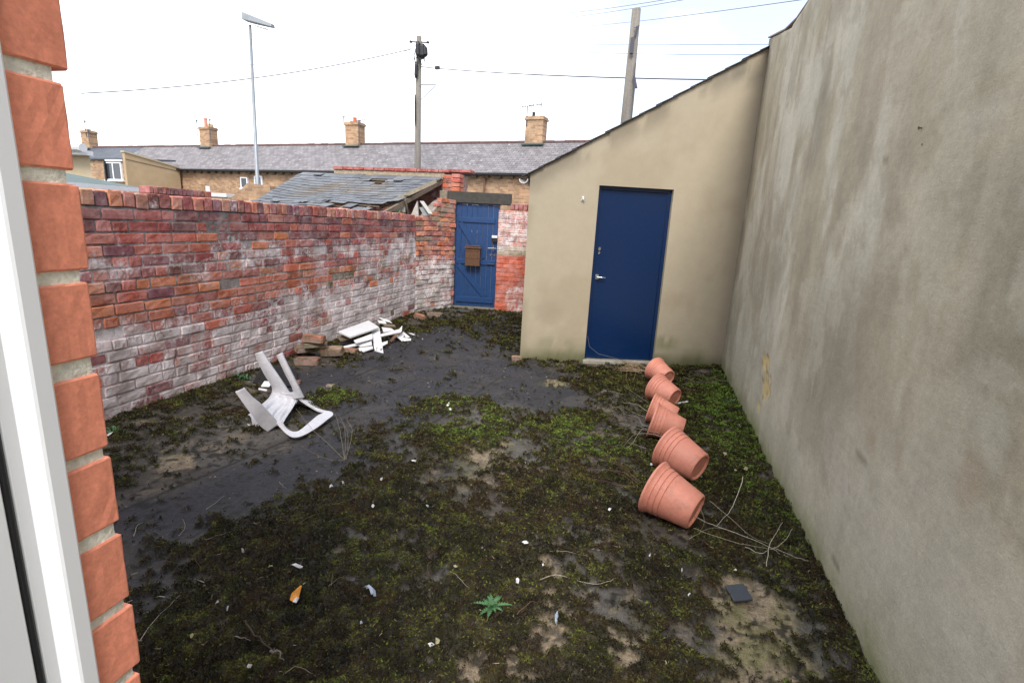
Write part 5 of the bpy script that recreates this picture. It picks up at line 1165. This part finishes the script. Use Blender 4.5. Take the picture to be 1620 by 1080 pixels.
loose_brick('brick', 'dark red brick lying at the bottom of the small brick stack', G(487, 576)+[0, 0, .035], .35, 0, 0, (.30, .09, .06), (.24, .12, .07), BR)
loose_brick('brick', 'mossy brown brick standing behind the bottom brick of the stack', G(480, 566)+[0, .03, .10], 1.0, .05, .1, (.19, .12, .06), (.20, .11, .065), BR)
loose_brick('brick', 'green lichened brick laid across the middle of the small stack', G(492, 568)+[.03, .05, .165], .6, -.08, .05, (.17, .17, .08), (.24, .11, .055), BR)
loose_brick('brick', 'orange red brick on top of the small brick stack', G(490, 570)+[.02, .06, .235], .25, .04, 0, (.42, .13, .06), (.22, .11, .075), BR)
loose_brick('brick', 'pale orange brick propped on edge between the stack and the white boards', G(524, 566)+[0, .02, .075], .18, -.12, .2, (.40, .22, .12), (.25, .10, .085), BR)
loose_brick('brick', 'orange brick on the ground under the white board pile', G(552, 560)+[0, 0, .035], .1, 0, 0, (.36, .13, .06), (.20, .1, .06))
loose_brick('brick', 'brown brick half under the moss left of the gate', G(688, 501)+[0, 0, .035], .15, 0, 0, (.28, .17, .11), (.25, .12, .07), 'bricks by the gate')
loose_brick('brick', 'broken orange brick lump beside the brown brick near the gate', G(664, 505)+[0, 0, .04], .8, .3, .2, (.42, .13, .06), (.16, .12, .08), 'bricks by the gate')
loose_brick('brick', 'small orange brick end poking out at the left corner of the cream outbuilding', G(815, 571)+[.02, 0, .03], .3, 0, 0, (.36, .16, .10), (.12, .09, .06))
loose_brick('brick', 'tiny red brick chip on the tar between the chair and the wall', G(471, 606)+[0, 0, .012], .2, 0, 0, (.32, .09, .06), (.06, .04, .03))
loose_brick('brick', 'pinkish stone chip on the tar right of the chair', G(523, 611)+[0, 0, .008], .2, 0, 0, (.33, .25, .20), (.07, .05, .02))
def board(label, a, b, w, z0, z1, th=.012, mt='tile', dirw=None, name='white_board', tw=0, grp='broken white boards in the pile'):
    """strip from ground point under a to b, at heights z0/z1, width w across"""
    p, q = G(*a, z0), G(*b, z1); d = q-p; wv = np.array(dirw, float) if dirw is not None else np.cross([0, 0, 1], d)/np.linalg.norm(d[:2]); wv = wv/np.linalg.norm(wv)*w
    up = np.cross(d, wv); up /= np.linalg.norm(up); up = up if up[2] > 0 else -up
    rg = random.Random(int(a[0]*7+a[1])); e1, e2 = rg.uniform(-.02, .02), rg.uniform(-.03, .03); dd = d/np.linalg.norm(d)
    P = [p-dd*e1, q+dd*e2, q+wv-dd*e2*.7, p+wv+dd*e1]; m = MB(); m.add(P+[x+up*th for x in P], [(0, 3, 2, 1), (4, 5, 6, 7), (0, 1, 5, 4), (1, 2, 6, 5), (2, 3, 7, 6), (3, 0, 4, 7)])
    return tag(m.build(name, M[mt], None, bevel=.0015), label, 'board', grp)
def board4(label, pts, th=.012, mt='tile', name='white_board', grp='broken white boards in the pile'):
    P = [G(x, y, z) for x, y, z in pts]; n = np.cross(P[1]-P[0], P[2]-P[0]); n /= np.linalg.norm(n); n = n if n[2] > 0 else -n; k = len(P)
    m = MB(); m.add([p for p in P]+[p-n*th for p in P], [tuple(range(k)), tuple(range(2*k-1, k-1, -1))]+[(i, k+i, k+(i+1) % k, (i+1) % k) for i in range(k)])
    return tag(m.build(name, M[mt], None, bevel=.0015), label, 'board', grp)
def q5(*t): return [(340+x/4.05, 480+y/4.05, z) for x, y, z in t]
board4('widest white board lying flat on top of the pile against the wall', q5((790, 178, .20), (985, 108, .22), (1052, 150, .20), (868, 213, .18)), .02)
board4('tall narrow white board leaning down the front of the pile', q5((1003, 165, .155), (1055, 158, .16), (1080, 316, .012), (1022, 300, .015)))
board4('long white strip emerging from under the widest board', q5((890, 235, .14), (1008, 192, .15), (1010, 225, .13), (905, 252, .12)))
board4('white strip crossing behind the leaning board to the right', q5((1058, 196, .13), (1180, 163, .12), (1188, 183, .11), (1065, 210, .12)))
board4('lowest long white board with a chamfered end under the pile', q5((900, 290, .05), (1005, 262, .06), (1014, 284, .05), (952, 306, .03)), .015)
board4('white plank end sticking out right of the leaning board near the ground', q5((1068, 250, .07), (1108, 238, .07), (1106, 254, .06), (1072, 272, .05)))
board4('grey edged strip poking left out of the pile', q5((795, 280, .07), (960, 240, .10), (1005, 238, .10), (1003, 250, .09), (850, 280, .07)), .008)
board4('dirty white plank beneath the grey edged strip', q5((905, 262, .08), (1004, 246, .09), (1006, 262, .08), (930, 274, .07)))
board4('white sliver standing up at the right of the pile', q5((1200, 140, .15), (1197, 176, .11), (1130, 246, .02), (1120, 238, .02)), .006)
board4('small square white board fragment at the right end of the pile', q5((1165, 212, .05), (1208, 180, .06), (1250, 214, .02), (1200, 240, .02)), .008)
board4('narrow white fragment below the small square one', q5((1205, 228, .03), (1256, 222, .03), (1256, 236, .015), (1210, 240, .015)), .006)
board4('thin white splinter lying apart to the right of the pile', q5((1234, 186, .015), (1262, 190, .015), (1305, 208, .01), (1270, 200, .01)), .006)
board4('white splinter at the back of the pile against the wall', q5((1045, 86, .14), (1110, 102, .13), (1136, 124, .12), (1080, 108, .12)), .008)
board4('pale scrap under the splinter at the back of the pile', q5((1040, 106, .12), (1090, 112, .12), (1100, 130, .10), (1052, 124, .10)), .008)
board4('white plank behind the top of the leaning board', q5((1068, 150, .14), (1130, 158, .13), (1150, 172, .12), (1080, 182, .12)), .008)
board4('reddish broken batten leaning at the right of the pile', q5((1160, 190, .12), (1174, 192, .12), (1130, 246, .02), (1112, 240, .02)), .012, 'copper', 'broken_batten')
board4('brown splintered batten in the middle of the pile', q5((1072, 128, .13), (1150, 134, .12), (1160, 148, .10), (1090, 146, .11)), .02, 'wood', 'broken_batten')
board4('dark board wedged at the left of the pile', q5((790, 225, .09), (860, 214, .11), (905, 240, .09), (880, 262, .07), (800, 262, .06)), .02, 'black', 'dark_board')
board4('dark broken board under the widest white one', q5((780, 205, .12), (830, 196, .14), (870, 222, .13), (800, 236, .09)), .02, 'wood', 'dark_board')
rg = random.Random(9)
m = MB()
for i in range(90):
    p = G(rg.gauss(600, 26), rg.gauss(535, 9), 0)+[0, 0, rg.uniform(.0, .09)]; s_ = rg.uniform(.01, .04); t = rg.uniform(0, 6.28); d = np.array([math.cos(t), math.sin(t), rg.uniform(-.3, .5)])*s_; w = np.array([-math.sin(t), math.cos(t), rg.uniform(-.4, .4)])*s_*.4
    m.add([p, p+d, p+d+w, p+w], [(0, 1, 2, 3)], [(.5, .48, .45), (.20, .07, .045), (.10, .07, .05), (.03, .025, .02)][rg.randrange(4)])
tag(m.build('rubble', M['twig'], None), 'splinters and crumbs scattered through the white board pile', 'rubble', kind='stuff')
# dark roofing felt sheet by the wall, white plastic offcut
a_ = [G(400, 606), G(418, 586), G(470, 592), G(470, 612), G(418, 612)]; m = MB(); m.add([p+[0, 0, .012+.05*(i in (1, 2))] for i, p in enumerate(a_)]+[p+[0, 0, .004] for p in a_], [(0, 1, 2, 3, 4), (9, 8, 7, 6, 5)]+[(i, (i+1) % 5, 5+(i+1) % 5, 5+i) for i in range(5)])
tag(m.build('felt_sheet', M['black'], None), 'scrap of black roofing felt between the chair and the left wall', 'roofing felt')
a_ = G(411, 618); m = MB(); m.obox(G(413, 612, .01), (.07, .02, .0), (-.01, .06, .03), (0, -.003, .008)); m.obox(G(409, 617, .01), (.11, -.03, .01), (0, .01, .012), (0, -.003, .008)); tag(m.build('plastic_offcut', M['paper'], None), 'bent white plastic offcut behind the chair seat', 'litter')
# ------------------------------------------------------------------ litter on the moss
def gpz(x, y, dz=.012): p = G(x, y); return np.array([p[0], p[1], gz_at(p[0], p[1])+dz])
def scrap(name, label, cat, pts, mt, th=.002, dz=.016, crumple=.006):
    P = [gpz(x, y, dz)+[0, 0, random.Random(int(x*3+y)).uniform(-.3, 1)*crumple] for x, y in pts]; c_ = sum(P)/len(P)+[0, 0, crumple]; n = len(P)
    V = P+[c_]+[p-[0, 0, th] for p in P]+[c_-[0, 0, th]]; F = [(i, (i+1) % n, n) for i in range(n)]+[(n+1+(i+1) % n, n+1+i, 2*n+1) for i in range(n)]+[(i, n+1+i, n+1+(i+1) % n, (i+1) % n) for i in range(n)]
    m = MB(); m.add(V, F); return tag(m.build(name, M[mt], None), label, cat)
m = MB(); p = gpz(1146, 932, .014); q = gpz(1175, 930, .016); r_ = gpz(1160, 958, .012); m.obox(p, q-p, r_-p, (0, 0, .010)); tag(m.build('slate_tile', M['darktile'], None, bevel=.003), 'small square dark grey tile lying on bare concrete near the right wall', 'tile')
o = scrap('wrapper', 'crumpled orange and white wrapper on the moss', 'litter', [(459, 964), (462, 951), (470, 945), (477, 938), (478, 944), (474, 956), (469, 966)], 'orange', crumple=.014)
wrap_ = o; o = scrap('wrapper_lining', None, None, [(464, 967), (470, 956), (474, 957), (470, 967)], 'paper', dz=.022); o.parent = wrap_; o.location = o.location-wrap_.location
m = MB(); pts = [gpz(x, y, .022+.006*k) for k, (x, y) in enumerate(((578, 943), (584, 944), (589, 951), (591, 959), (590, 965)))]; V = []
for i, p in enumerate(pts): w = [.006, .012, .014, .011, .004][i]; V += [p+[-w, 0, 0], p+[0, 0, .008], p+[w, 0, -.004]]
m.add(V, [(i*3+j, i*3+j+1, i*3+3+j+1, i*3+3+j) for i in range(4) for j in range(2)]); o = m.build('plastic_shard', M['shard'], None, solid=.0015); tag(o, 'curved translucent pale plastic shard on the moss right of the orange wrapper', 'litter')
LIT = [((345, 964), (9, 3), 40, 'white stick shaped scrap nearest the brick house corner'), ((361, 974), (7, 4), 60, 'small white curled scrap below the white stick near the house corner'), ((470, 901), (20, 5), -10, 'pale elongated chip in the middle left of the moss'), ((428, 906), (14, 4), 50, 'pale leaf like sliver on the moss above the orange wrapper'),
       ((395, 1064), (9, 8), 0, 'white paper corner at the bottom edge near the dark branch'), ((681, 1028), (13, 7), 10, 'white chip pair at the bottom centre of the moss'), ((692, 1023), (7, 9), 0, 'yellowish crumb beside the white chip at the bottom centre'), ((831, 866), (11, 6), 10, 'white bird shaped scrap in the centre of the moss'), ((963, 813), (6, 5), 0, 'tiny white crumb left of the nearest pot'),
       ((818, 929), (5, 7), 0, 'small white scrap above the thistle rosette'), ((720, 904), (8, 5), 0, 'pale stone crumb with a thread left of the thistle'), ((880, 982), (7, 24), 0, 'torn clear plastic wrapper right of the thistle'), ((524, 775), (7, 9), 0, 'small white scrap at the edge of the tar'), ((543, 769), (5, 3), 0, 'tiny white crumb right of the small scrap at the tar edge'),
       ((708, 645), (7, 3), 20, 'white flake on the tar above the green moss patch'), ((712, 651), (4, 4), 60, 'second white flake on the tar close to the green moss patch'), ((655, 737), (8, 3), 20, 'thin white flake below the stems by the tar'), ((1030, 742), (6, 6), 0, 'white crumb at the rim of the second pot'), ((603, 763), (6, 3), 40, 'thin pale flake at the top edge of the moss'), ((1180, 744), (11, 6), -5, 'pale yellow stone flat on the moss right of the second pot'),
       ((1146, 726), (7, 4), 0, 'small pale stone near the right wall, left of the flat yellow stone'), ((1163, 748), (5, 3), 0, 'small pale stone left of the flat yellow stone'), ((1161, 913), (6, 3), 0, 'pale flake above the dark tile'), ((305, 1018), (11, 5), 60, 'pale leaf fragment on the moss near the bottom left'), ((572, 1000), (6, 4), 10, 'tiny pale fleck on the moss below the plastic shard'), ((175, 692), (14, 5), 10, 'torn white tissue scrap by the house corner and the left wall'),
       ((858, 907), (4, 3), 0, 'small white fleck in the centre right of the moss'), ((1028, 882), (5, 3), 40, 'tiny flake left of the fallen stems'), ((1078, 905), (3, 7), 0, 'thin white flake left of the bare concrete'), ((1088, 954), (6, 3), 30, 'pale flake at the left edge of the bare concrete'), ((385, 880), (5, 3), 0, 'pale crumb on the moss near the tar edge'), ((590, 806), (5, 4), 0, 'whitish crumb on the upper moss'), ((676, 810), (4, 3), 0, 'bluish crumb on the upper centre of the moss')]
for (c_, (w, h), ang, lb_) in LIT:
    rg = random.Random(c_[0]*31+c_[1]); n = rg.choice([5, 6, 7]); ca, sa_ = math.cos(math.radians(ang)), math.sin(math.radians(ang)); pts = []
    for i in range(n): t = 2*math.pi*i/n+rg.uniform(-.2, .2); r_ = rg.uniform(.65, 1.05)*.5; x, y = math.cos(t)*w*r_*1.1, -math.sin(t)*h*r_*1.1; pts.append((c_[0]+x*ca+y*sa_, c_[1]-x*sa_+y*ca))
    yel = 'yellow' in lb_ or 'stone' in lb_ or 'leaf' in lb_
    scrap('pale_stone' if 'stone' in lb_ else 'litter_scrap', lb_, 'stone' if 'stone' in lb_ else 'litter', pts[::-1], 'palestone' if yel else ('shard' if 'plastic' in lb_ or 'bluish' in lb_ else 'paper'), dz=.014, crumple=.008)
p, q = G(1066, 640, .03), G(1089, 636, .03); m = MB(); m.obox(p, q-p, np.array([0, .035, 0]), (0, 0, .006)); m.obox(p+[.02, -.02, -.015], (q-p)*.5, (0, .015, 0), (0, 0, .005)); tag(m.build('plastic_strip', M['paper'], None, bevel=.002), 'white plastic strip lying beside the fifth pot', 'litter')
# ------------------------------------------------------------------ stems, twigs and straw
def stem(pts, r, colr, label, name='dry_stem', cat='stem', dzs=None, grp=None, extra=()):
    m = MB()
    for (pp, rr, zz) in [(pts, r, dzs)]+list(extra):
        zz = zz if zz is not None else [.014]*len(pp); P = catmull([gpz(x, y, z) for (x, y), z in zip(pp, zz)], 4); k = len(P); rj = random.Random(int(pp[0][0])); P = [p+np.array([rj.gauss(0, 1), rj.gauss(0, 1), rj.gauss(0, .6)])*rr*.7 for p in P]; m.tube(P, [rr*.62*(1-.6*i/(k-1)) for i in range(k)], 5, np.array(colr)*rj.uniform(.6, 1.05))
    return tag(m.build(name, M['twig'], None), label, cat, grp)
ST = (.30, .25, .18); RDk = (.16, .075, .05); DKk = (.07, .05, .035); PALE = (.42, .38, .30)
stem([(545, 731), (520, 712), (490, 692), (470, 672)], .0028, ST, 'bundle of thin wiry stems curling over the tar beside the chair', 'stem_bundle', 'stems', [.02, .05, .08, .12],
     extra=[([(545, 731), (538, 700), (530, 682), (512, 666)], .0026, [.02, .10, .14, .1]), ([(545, 731), (547, 705), (544, 690), (537, 675)], .0024, [.02, .08, .10, .09]), ([(547, 730), (554, 715), (557, 700), (549, 684)], .0024, [.02, .06, .09, .1]), ([(545, 731), (525, 731), (500, 724), (478, 712)], .0022, [.02, .02, .03, .03]), ([(546, 730), (551, 708), (548, 694), (538, 680)], .002, [.02, .05, .07, .08])])
stem([(853, 925), (880, 924), (930, 927), (962, 926), (971, 919)], .0032, PALE, 'long pale curved stem lying level in the centre of the moss')
stem([(868, 879), (895, 879), (928, 886)], .0022, PALE, 'shorter pale stem above the long level one')
stem([(818, 980), (838, 968), (862, 960), (878, 958)], .0026, RDk, 'brown twig beside the thistle rosette', 'twig', 'twig')
stem([(224, 1027), (240, 1002), (262, 972), (286, 948)], .0020, PALE, 'long straight straw beside the brick house corner')
br_ = stem([(385, 990), (400, 1018), (420, 1036), (444, 1052)], .0065, DKk, 'dark crooked branch near the bottom left of the moss', 'branch', 'branch', [.02, .025, .03, .02])
o = stem([(432, 1046), (440, 1051), (450, 1060)], .0068, (.30, .24, .20), 'pale peeled end', 'branch_end', None, [.026, .03, .02]); o.parent = br_; o.location = o.location-br_.location
stem([(283, 850), (293, 838), (289, 822)], .0022, PALE, 'short bent straw on the tar left of the moss edge')
stem([(212, 852), (218, 838), (228, 829)], .0022, PALE, 'small bent straw close to the house corner')
stem([(326, 808), (340, 798), (356, 785)], .0024, PALE, 'straight pale straw lying on the tar')
stem([(310, 895), (320, 905), (327, 898)], .0022, RDk, 'short brown curl on the moss edge near the tar')
stem([(442, 764), (447, 770), (453, 775)], .002, ST, 'short straw at the upper edge of the moss')
stem([(325, 860), (350, 852), (385, 838)], .002, ST, 'thin grey straw on the dark moss')
stem([(520, 941), (532, 928), (545, 915)], .002, ST, 'short straw left of the plastic shard', extra=[([(524, 940), (526, 925), (527, 912)], .0018, None)])
stem([(474, 832), (490, 822), (512, 816)], .002, ST, 'thin straw in the upper middle of the moss')
stem([(520, 805), (540, 800), (556, 796)], .0018, ST, 'fine straw near the tar edge in the middle')
stem([(371, 1022), (385, 1024), (396, 1024)], .0026, PALE, 'pale straight straw stub above the dark branch')
stem([(712, 915), (722, 922), (736, 934), (742, 940)], .0018, PALE, 'thread like pale stem above the thistle')
stem([(474, 901), (478, 892), (481, 888)], .0016, ST, 'tiny upright straw in the left middle of the moss')
stem([(452, 1080), (470, 1068), (495, 1076), (500, 1082)], .0024, ST, 'curved stem at the very bottom edge')
stem([(679, 912), (676, 905), (682, 896)], .0028, RDk, 'small brown hooked twig left of the thistle', 'twig', 'twig')
stem([(1088, 828), (1115, 842), (1160, 858), (1210, 882), (1232, 890)], .0038, PALE, 'tangle of long dry stems running from the nearest pot to the right wall', 'stem_tangle', 'stems', [.05, .05, .05, .04, .03],
     extra=[([(1120, 812), (1150, 838), (1180, 862), (1212, 880)], .0026, [.08, .07, .05, .04]), ([(1096, 846), (1130, 862), (1180, 876), (1222, 884)], .0022, [.03, .04, .04, .03]), ([(1168, 800), (1158, 822), (1146, 832), (1128, 846)], .0034, [.16, .10, .06, .03]), ([(1090, 860), (1120, 848), (1150, 846)], .002, [.03]*3), ([(1210, 905), (1214, 885), (1232, 862)], .0032, [.03, .07, .12]), ([(1216, 890), (1236, 880), (1248, 868)], .0022, [.04, .06, .1]), ([(1222, 884), (1250, 890), (1276, 900)], .003, [.04, .03, .02]), ([(1100, 820), (1112, 840), (1104, 856)], .002, [.08, .05, .03]), ([(1176, 880), (1200, 886), (1215, 890)], .0040, [.04]*3)])
stem([(1006, 782), (985, 765), (960, 752), (935, 738)], .0022, RDk, 'spray of thin reddish stems spilling from the nearest pot', 'stem_spray', 'stems', [.06, .05, .03, .02],
     extra=[([(1008, 778), (975, 748), (950, 738), (915, 730)], .002, [.07, .05, .03, .02]), ([(1005, 785), (980, 778), (950, 768), (920, 765)], .0018, [.05, .04, .03, .02]), ([(1007, 780), (982, 754), (962, 740), (940, 722)], .0022, [.07, .07, .05, .02]), ([(1004, 783), (975, 775), (965, 770), (940, 752)], .0016, [.05, .04, .02, .02]), ([(1006, 776), (995, 758), (972, 742), (955, 728)], .0018, [.08, .07, .05, .03]), ([(1000, 780), (970, 762), (930, 750), (905, 742)], .0016, [.06, .05, .03, .02])])
stem([(1044, 716), (1020, 706), (1000, 700), (985, 715)], .003, PALE, 'dry stems reaching left out of the second pot', 'stem_spray', 'stems', [.10, .09, .06, .02],
     extra=[([(1042, 706), (1015, 695), (1000, 712), (990, 720)], .0026, [.10, .08, .05, .02]), ([(1040, 700), (1015, 690), (1008, 672), (985, 660)], .0024, [.10, .09, .07, .03]), ([(1040, 712), (1018, 702), (1002, 690)], .0022, [.12, .1, .06]), ([(1020, 725), (1000, 712), (980, 705)], .0018, [.05, .04, .02])])
stem([(1022, 660), (1005, 652), (985, 645)], .0030, PALE, 'pale stems beside the half buried pot', 'stem_spray', 'stems', [.06, .06, .04], extra=[([(1020, 668), (1002, 660), (980, 652), (955, 655)], .002, [.05, .04, .03, .02]), ([(1024, 650), (1000, 632), (985, 618)], .002, [.08, .07, .03]), ([(985, 628), (960, 626), (940, 628)], .0022, [.02]*3)])
rg = random.Random(4); ex_ = []
for i in range(26):
    x0_, y0_ = rg.uniform(1004, 1026), rg.uniform(588, 606); ex_.append(([(x0_, y0_), (x0_-16-rg.uniform(0, 8), y0_-4+rg.uniform(-5, 4)), (x0_-26-rg.uniform(0, 12), y0_-8+rg.uniform(-4, 10))], rg.uniform(.0025, .0042), [.07+rg.uniform(-.03, .03), .06+rg.uniform(-.03, .03), .04+rg.uniform(-.02, .03)]))
ex_ += [([(992, 590), (990, 604), (994, 616)], .003, [.05, .03, .02]), ([(1005, 588), (1004, 600), (1000, 612)], .003, [.05, .03, .02])]
stem([(1022, 600), (1000, 588), (982, 578)], .004, (.40, .28, .17), 'clump of straw coloured stems at the foot of the blue door', 'straw_clump', 'stems', [.07, .08, .06], extra=ex_)
ex_ = []
for i in range(26):
    x0_, y0_ = rg.uniform(1075, 1128), rg.uniform(590, 618); a = rg.uniform(-.6, .6); l = rg.uniform(8, 24); ex_.append(([(x0_, y0_), (x0_+l*.5, y0_+a*l*.3+rg.uniform(-2, 2)), (x0_+l, y0_+a*l*.6)], rg.uniform(.0018, .003), [.03+rg.uniform(0, .04)]*3))
stem([(1080, 603), (1100, 612), (1126, 612)], .003, ST, 'dry stalks lying in the corner behind the pots', 'stem_litter', 'stems', [.04, .05, .03], extra=ex_)
# fine bits of dead stalk and grit no one could count
rg = random.Random(21); m = MB()
for i in range(900):
    y = .95+5.5*rg.random()**1.5; x = rg.uniform(-2.6, .92)
    if x < -1.5*y: continue
    if y > 5.3 and x > -1.3: continue
    z = gz_at(x, y)+.010+.012*rg.random(); t = rg.uniform(0, 6.28); l = rg.uniform(.006, .028)*(1 if rg.random() < .9 else 2); d = np.array([math.cos(t), math.sin(t), rg.uniform(-.1, .25)])*l; w = np.array([-math.sin(t), math.cos(t), 0])*rg.uniform(.0005, .0014)*(1+.3*y)
    c_ = np.array([(.30, .24, .15), (.20, .13, .07), (.12, .06, .035), (.36, .32, .26), (.10, .09, .05)][rg.randrange(5)])*rg.uniform(.5, 1); b_ = np.array([x, y, z]); mid = b_+d*.5+w*rg.uniform(-3, 3)
    m.add([b_-w, b_+w, mid+w, b_+d, mid-w], [(0, 1, 2, 4), (4, 2, 3)], c_)
tag(m.build('dead_stalks', M['twig'], None), 'tiny dead stalks and crumbs strewn over the moss', 'plant litter', kind='stuff')
m = MB()
for i in range(1600):
    y = 1.0+6.5*rg.random()**1.4; x = rg.uniform(-3.5, .95)
    if x < -1.5*y or (y > 5.3 and x > -1.35): continue
    s_ = rg.uniform(.003, .009)*(1+.12*y); z = gz_at(x, y)+s_*.2; c_ = np.array([(.02, .018, .014), (.014, .014, .01), (.05, .045, .03), (.18, .15, .11)][min(3, int(rg.random()**.6*3.3))])
    P = [(x+s_*rg.uniform(.6, 1.2)*math.cos(k*1.57), y+s_*rg.uniform(.6, 1.2)*math.sin(k*1.57), z) for k in range(4)]+[(x, y, z+s_*.8)]; m.add(P, [(0, 1, 4), (1, 2, 4), (2, 3, 4), (3, 0, 4)], c_)
tag(m.build('grit', M['twig'], None), 'dark crumbs and grit scattered over the tar and moss', 'grit', kind='stuff')
# ------------------------------------------------------------------ weeds
c_ = gpz(778, 966, .01); wd_ = empty('thistle_rosette', 'spiny grey green thistle rosette growing in the moss', 'weed', c_)
rg = random.Random(6)
for i in range(22):
    t = i*2.4+rg.uniform(-.3, .3); Ln = rg.uniform(.055, .095)*(1 if i < 13 else .6); el = rg.uniform(.1, .6) if i < 13 else rg.uniform(.7, 1.2); m = MB(); V = []; F = []
    d = np.array([math.cos(t), math.sin(t), 0]); s = np.array([-math.sin(t), math.cos(t), 0]); n = 15
    for k in range(n):
        u = k/(n-1); p = c_+d*Ln*u*math.cos(el)+np.array([0, 0, Ln*(math.sin(el)*u-.9*math.sin(el)*u*u*.6)+.004]); w = .0115*(.35+math.sin(math.pi*min(u*1.02, 1))**.7)*(1.0 if k % 2 else .30)*(1-.5*u); V += [p-s*w+[0, 0, .003+(.003 if k % 2 else 0)], p, p+s*w+[0, 0, .003+(.003 if k % 2 else 0)]]
    F = [(k*3+j, k*3+j+1, k*3+4+j, k*3+3+j) for k in range(n-1) for j in range(2)]
    m.add(V, F); m.build('leaf', M['weed'], wd_)
p_ = gpz(368, 598, .0); leafy('weed', 'small leafy weed at the foot of the left wall behind the chair', 'weed', p_, .10, 60, 'weed', .08, .008, .04, 5)
p_ = gpz(385, 602, .0); leafy('weed', 'low green weed at the wall foot just left of the black felt', 'weed', p_, .08, 40, 'weed', .06, .008, .04, 8)
p_ = gpz(1152, 642, .0); leafy('weed', 'tiny green shoot at the foot of the right wall beyond the pots', 'weed', p_, .05, 26, 'weed', .08, .005, .05, 9)
p_ = gpz(1087, 765, .0); leafy('weed', 'bright green clover tuft between the two nearest pots', 'weed', p_, .05, 50, 'weed', .03, .009, .025, 10)
p_ = gpz(178, 690, .0); leafy('weed', 'low weed beside the house corner and the left wall', 'weed', p_, .08, 26, 'weed', .04, .006, .04, 12)
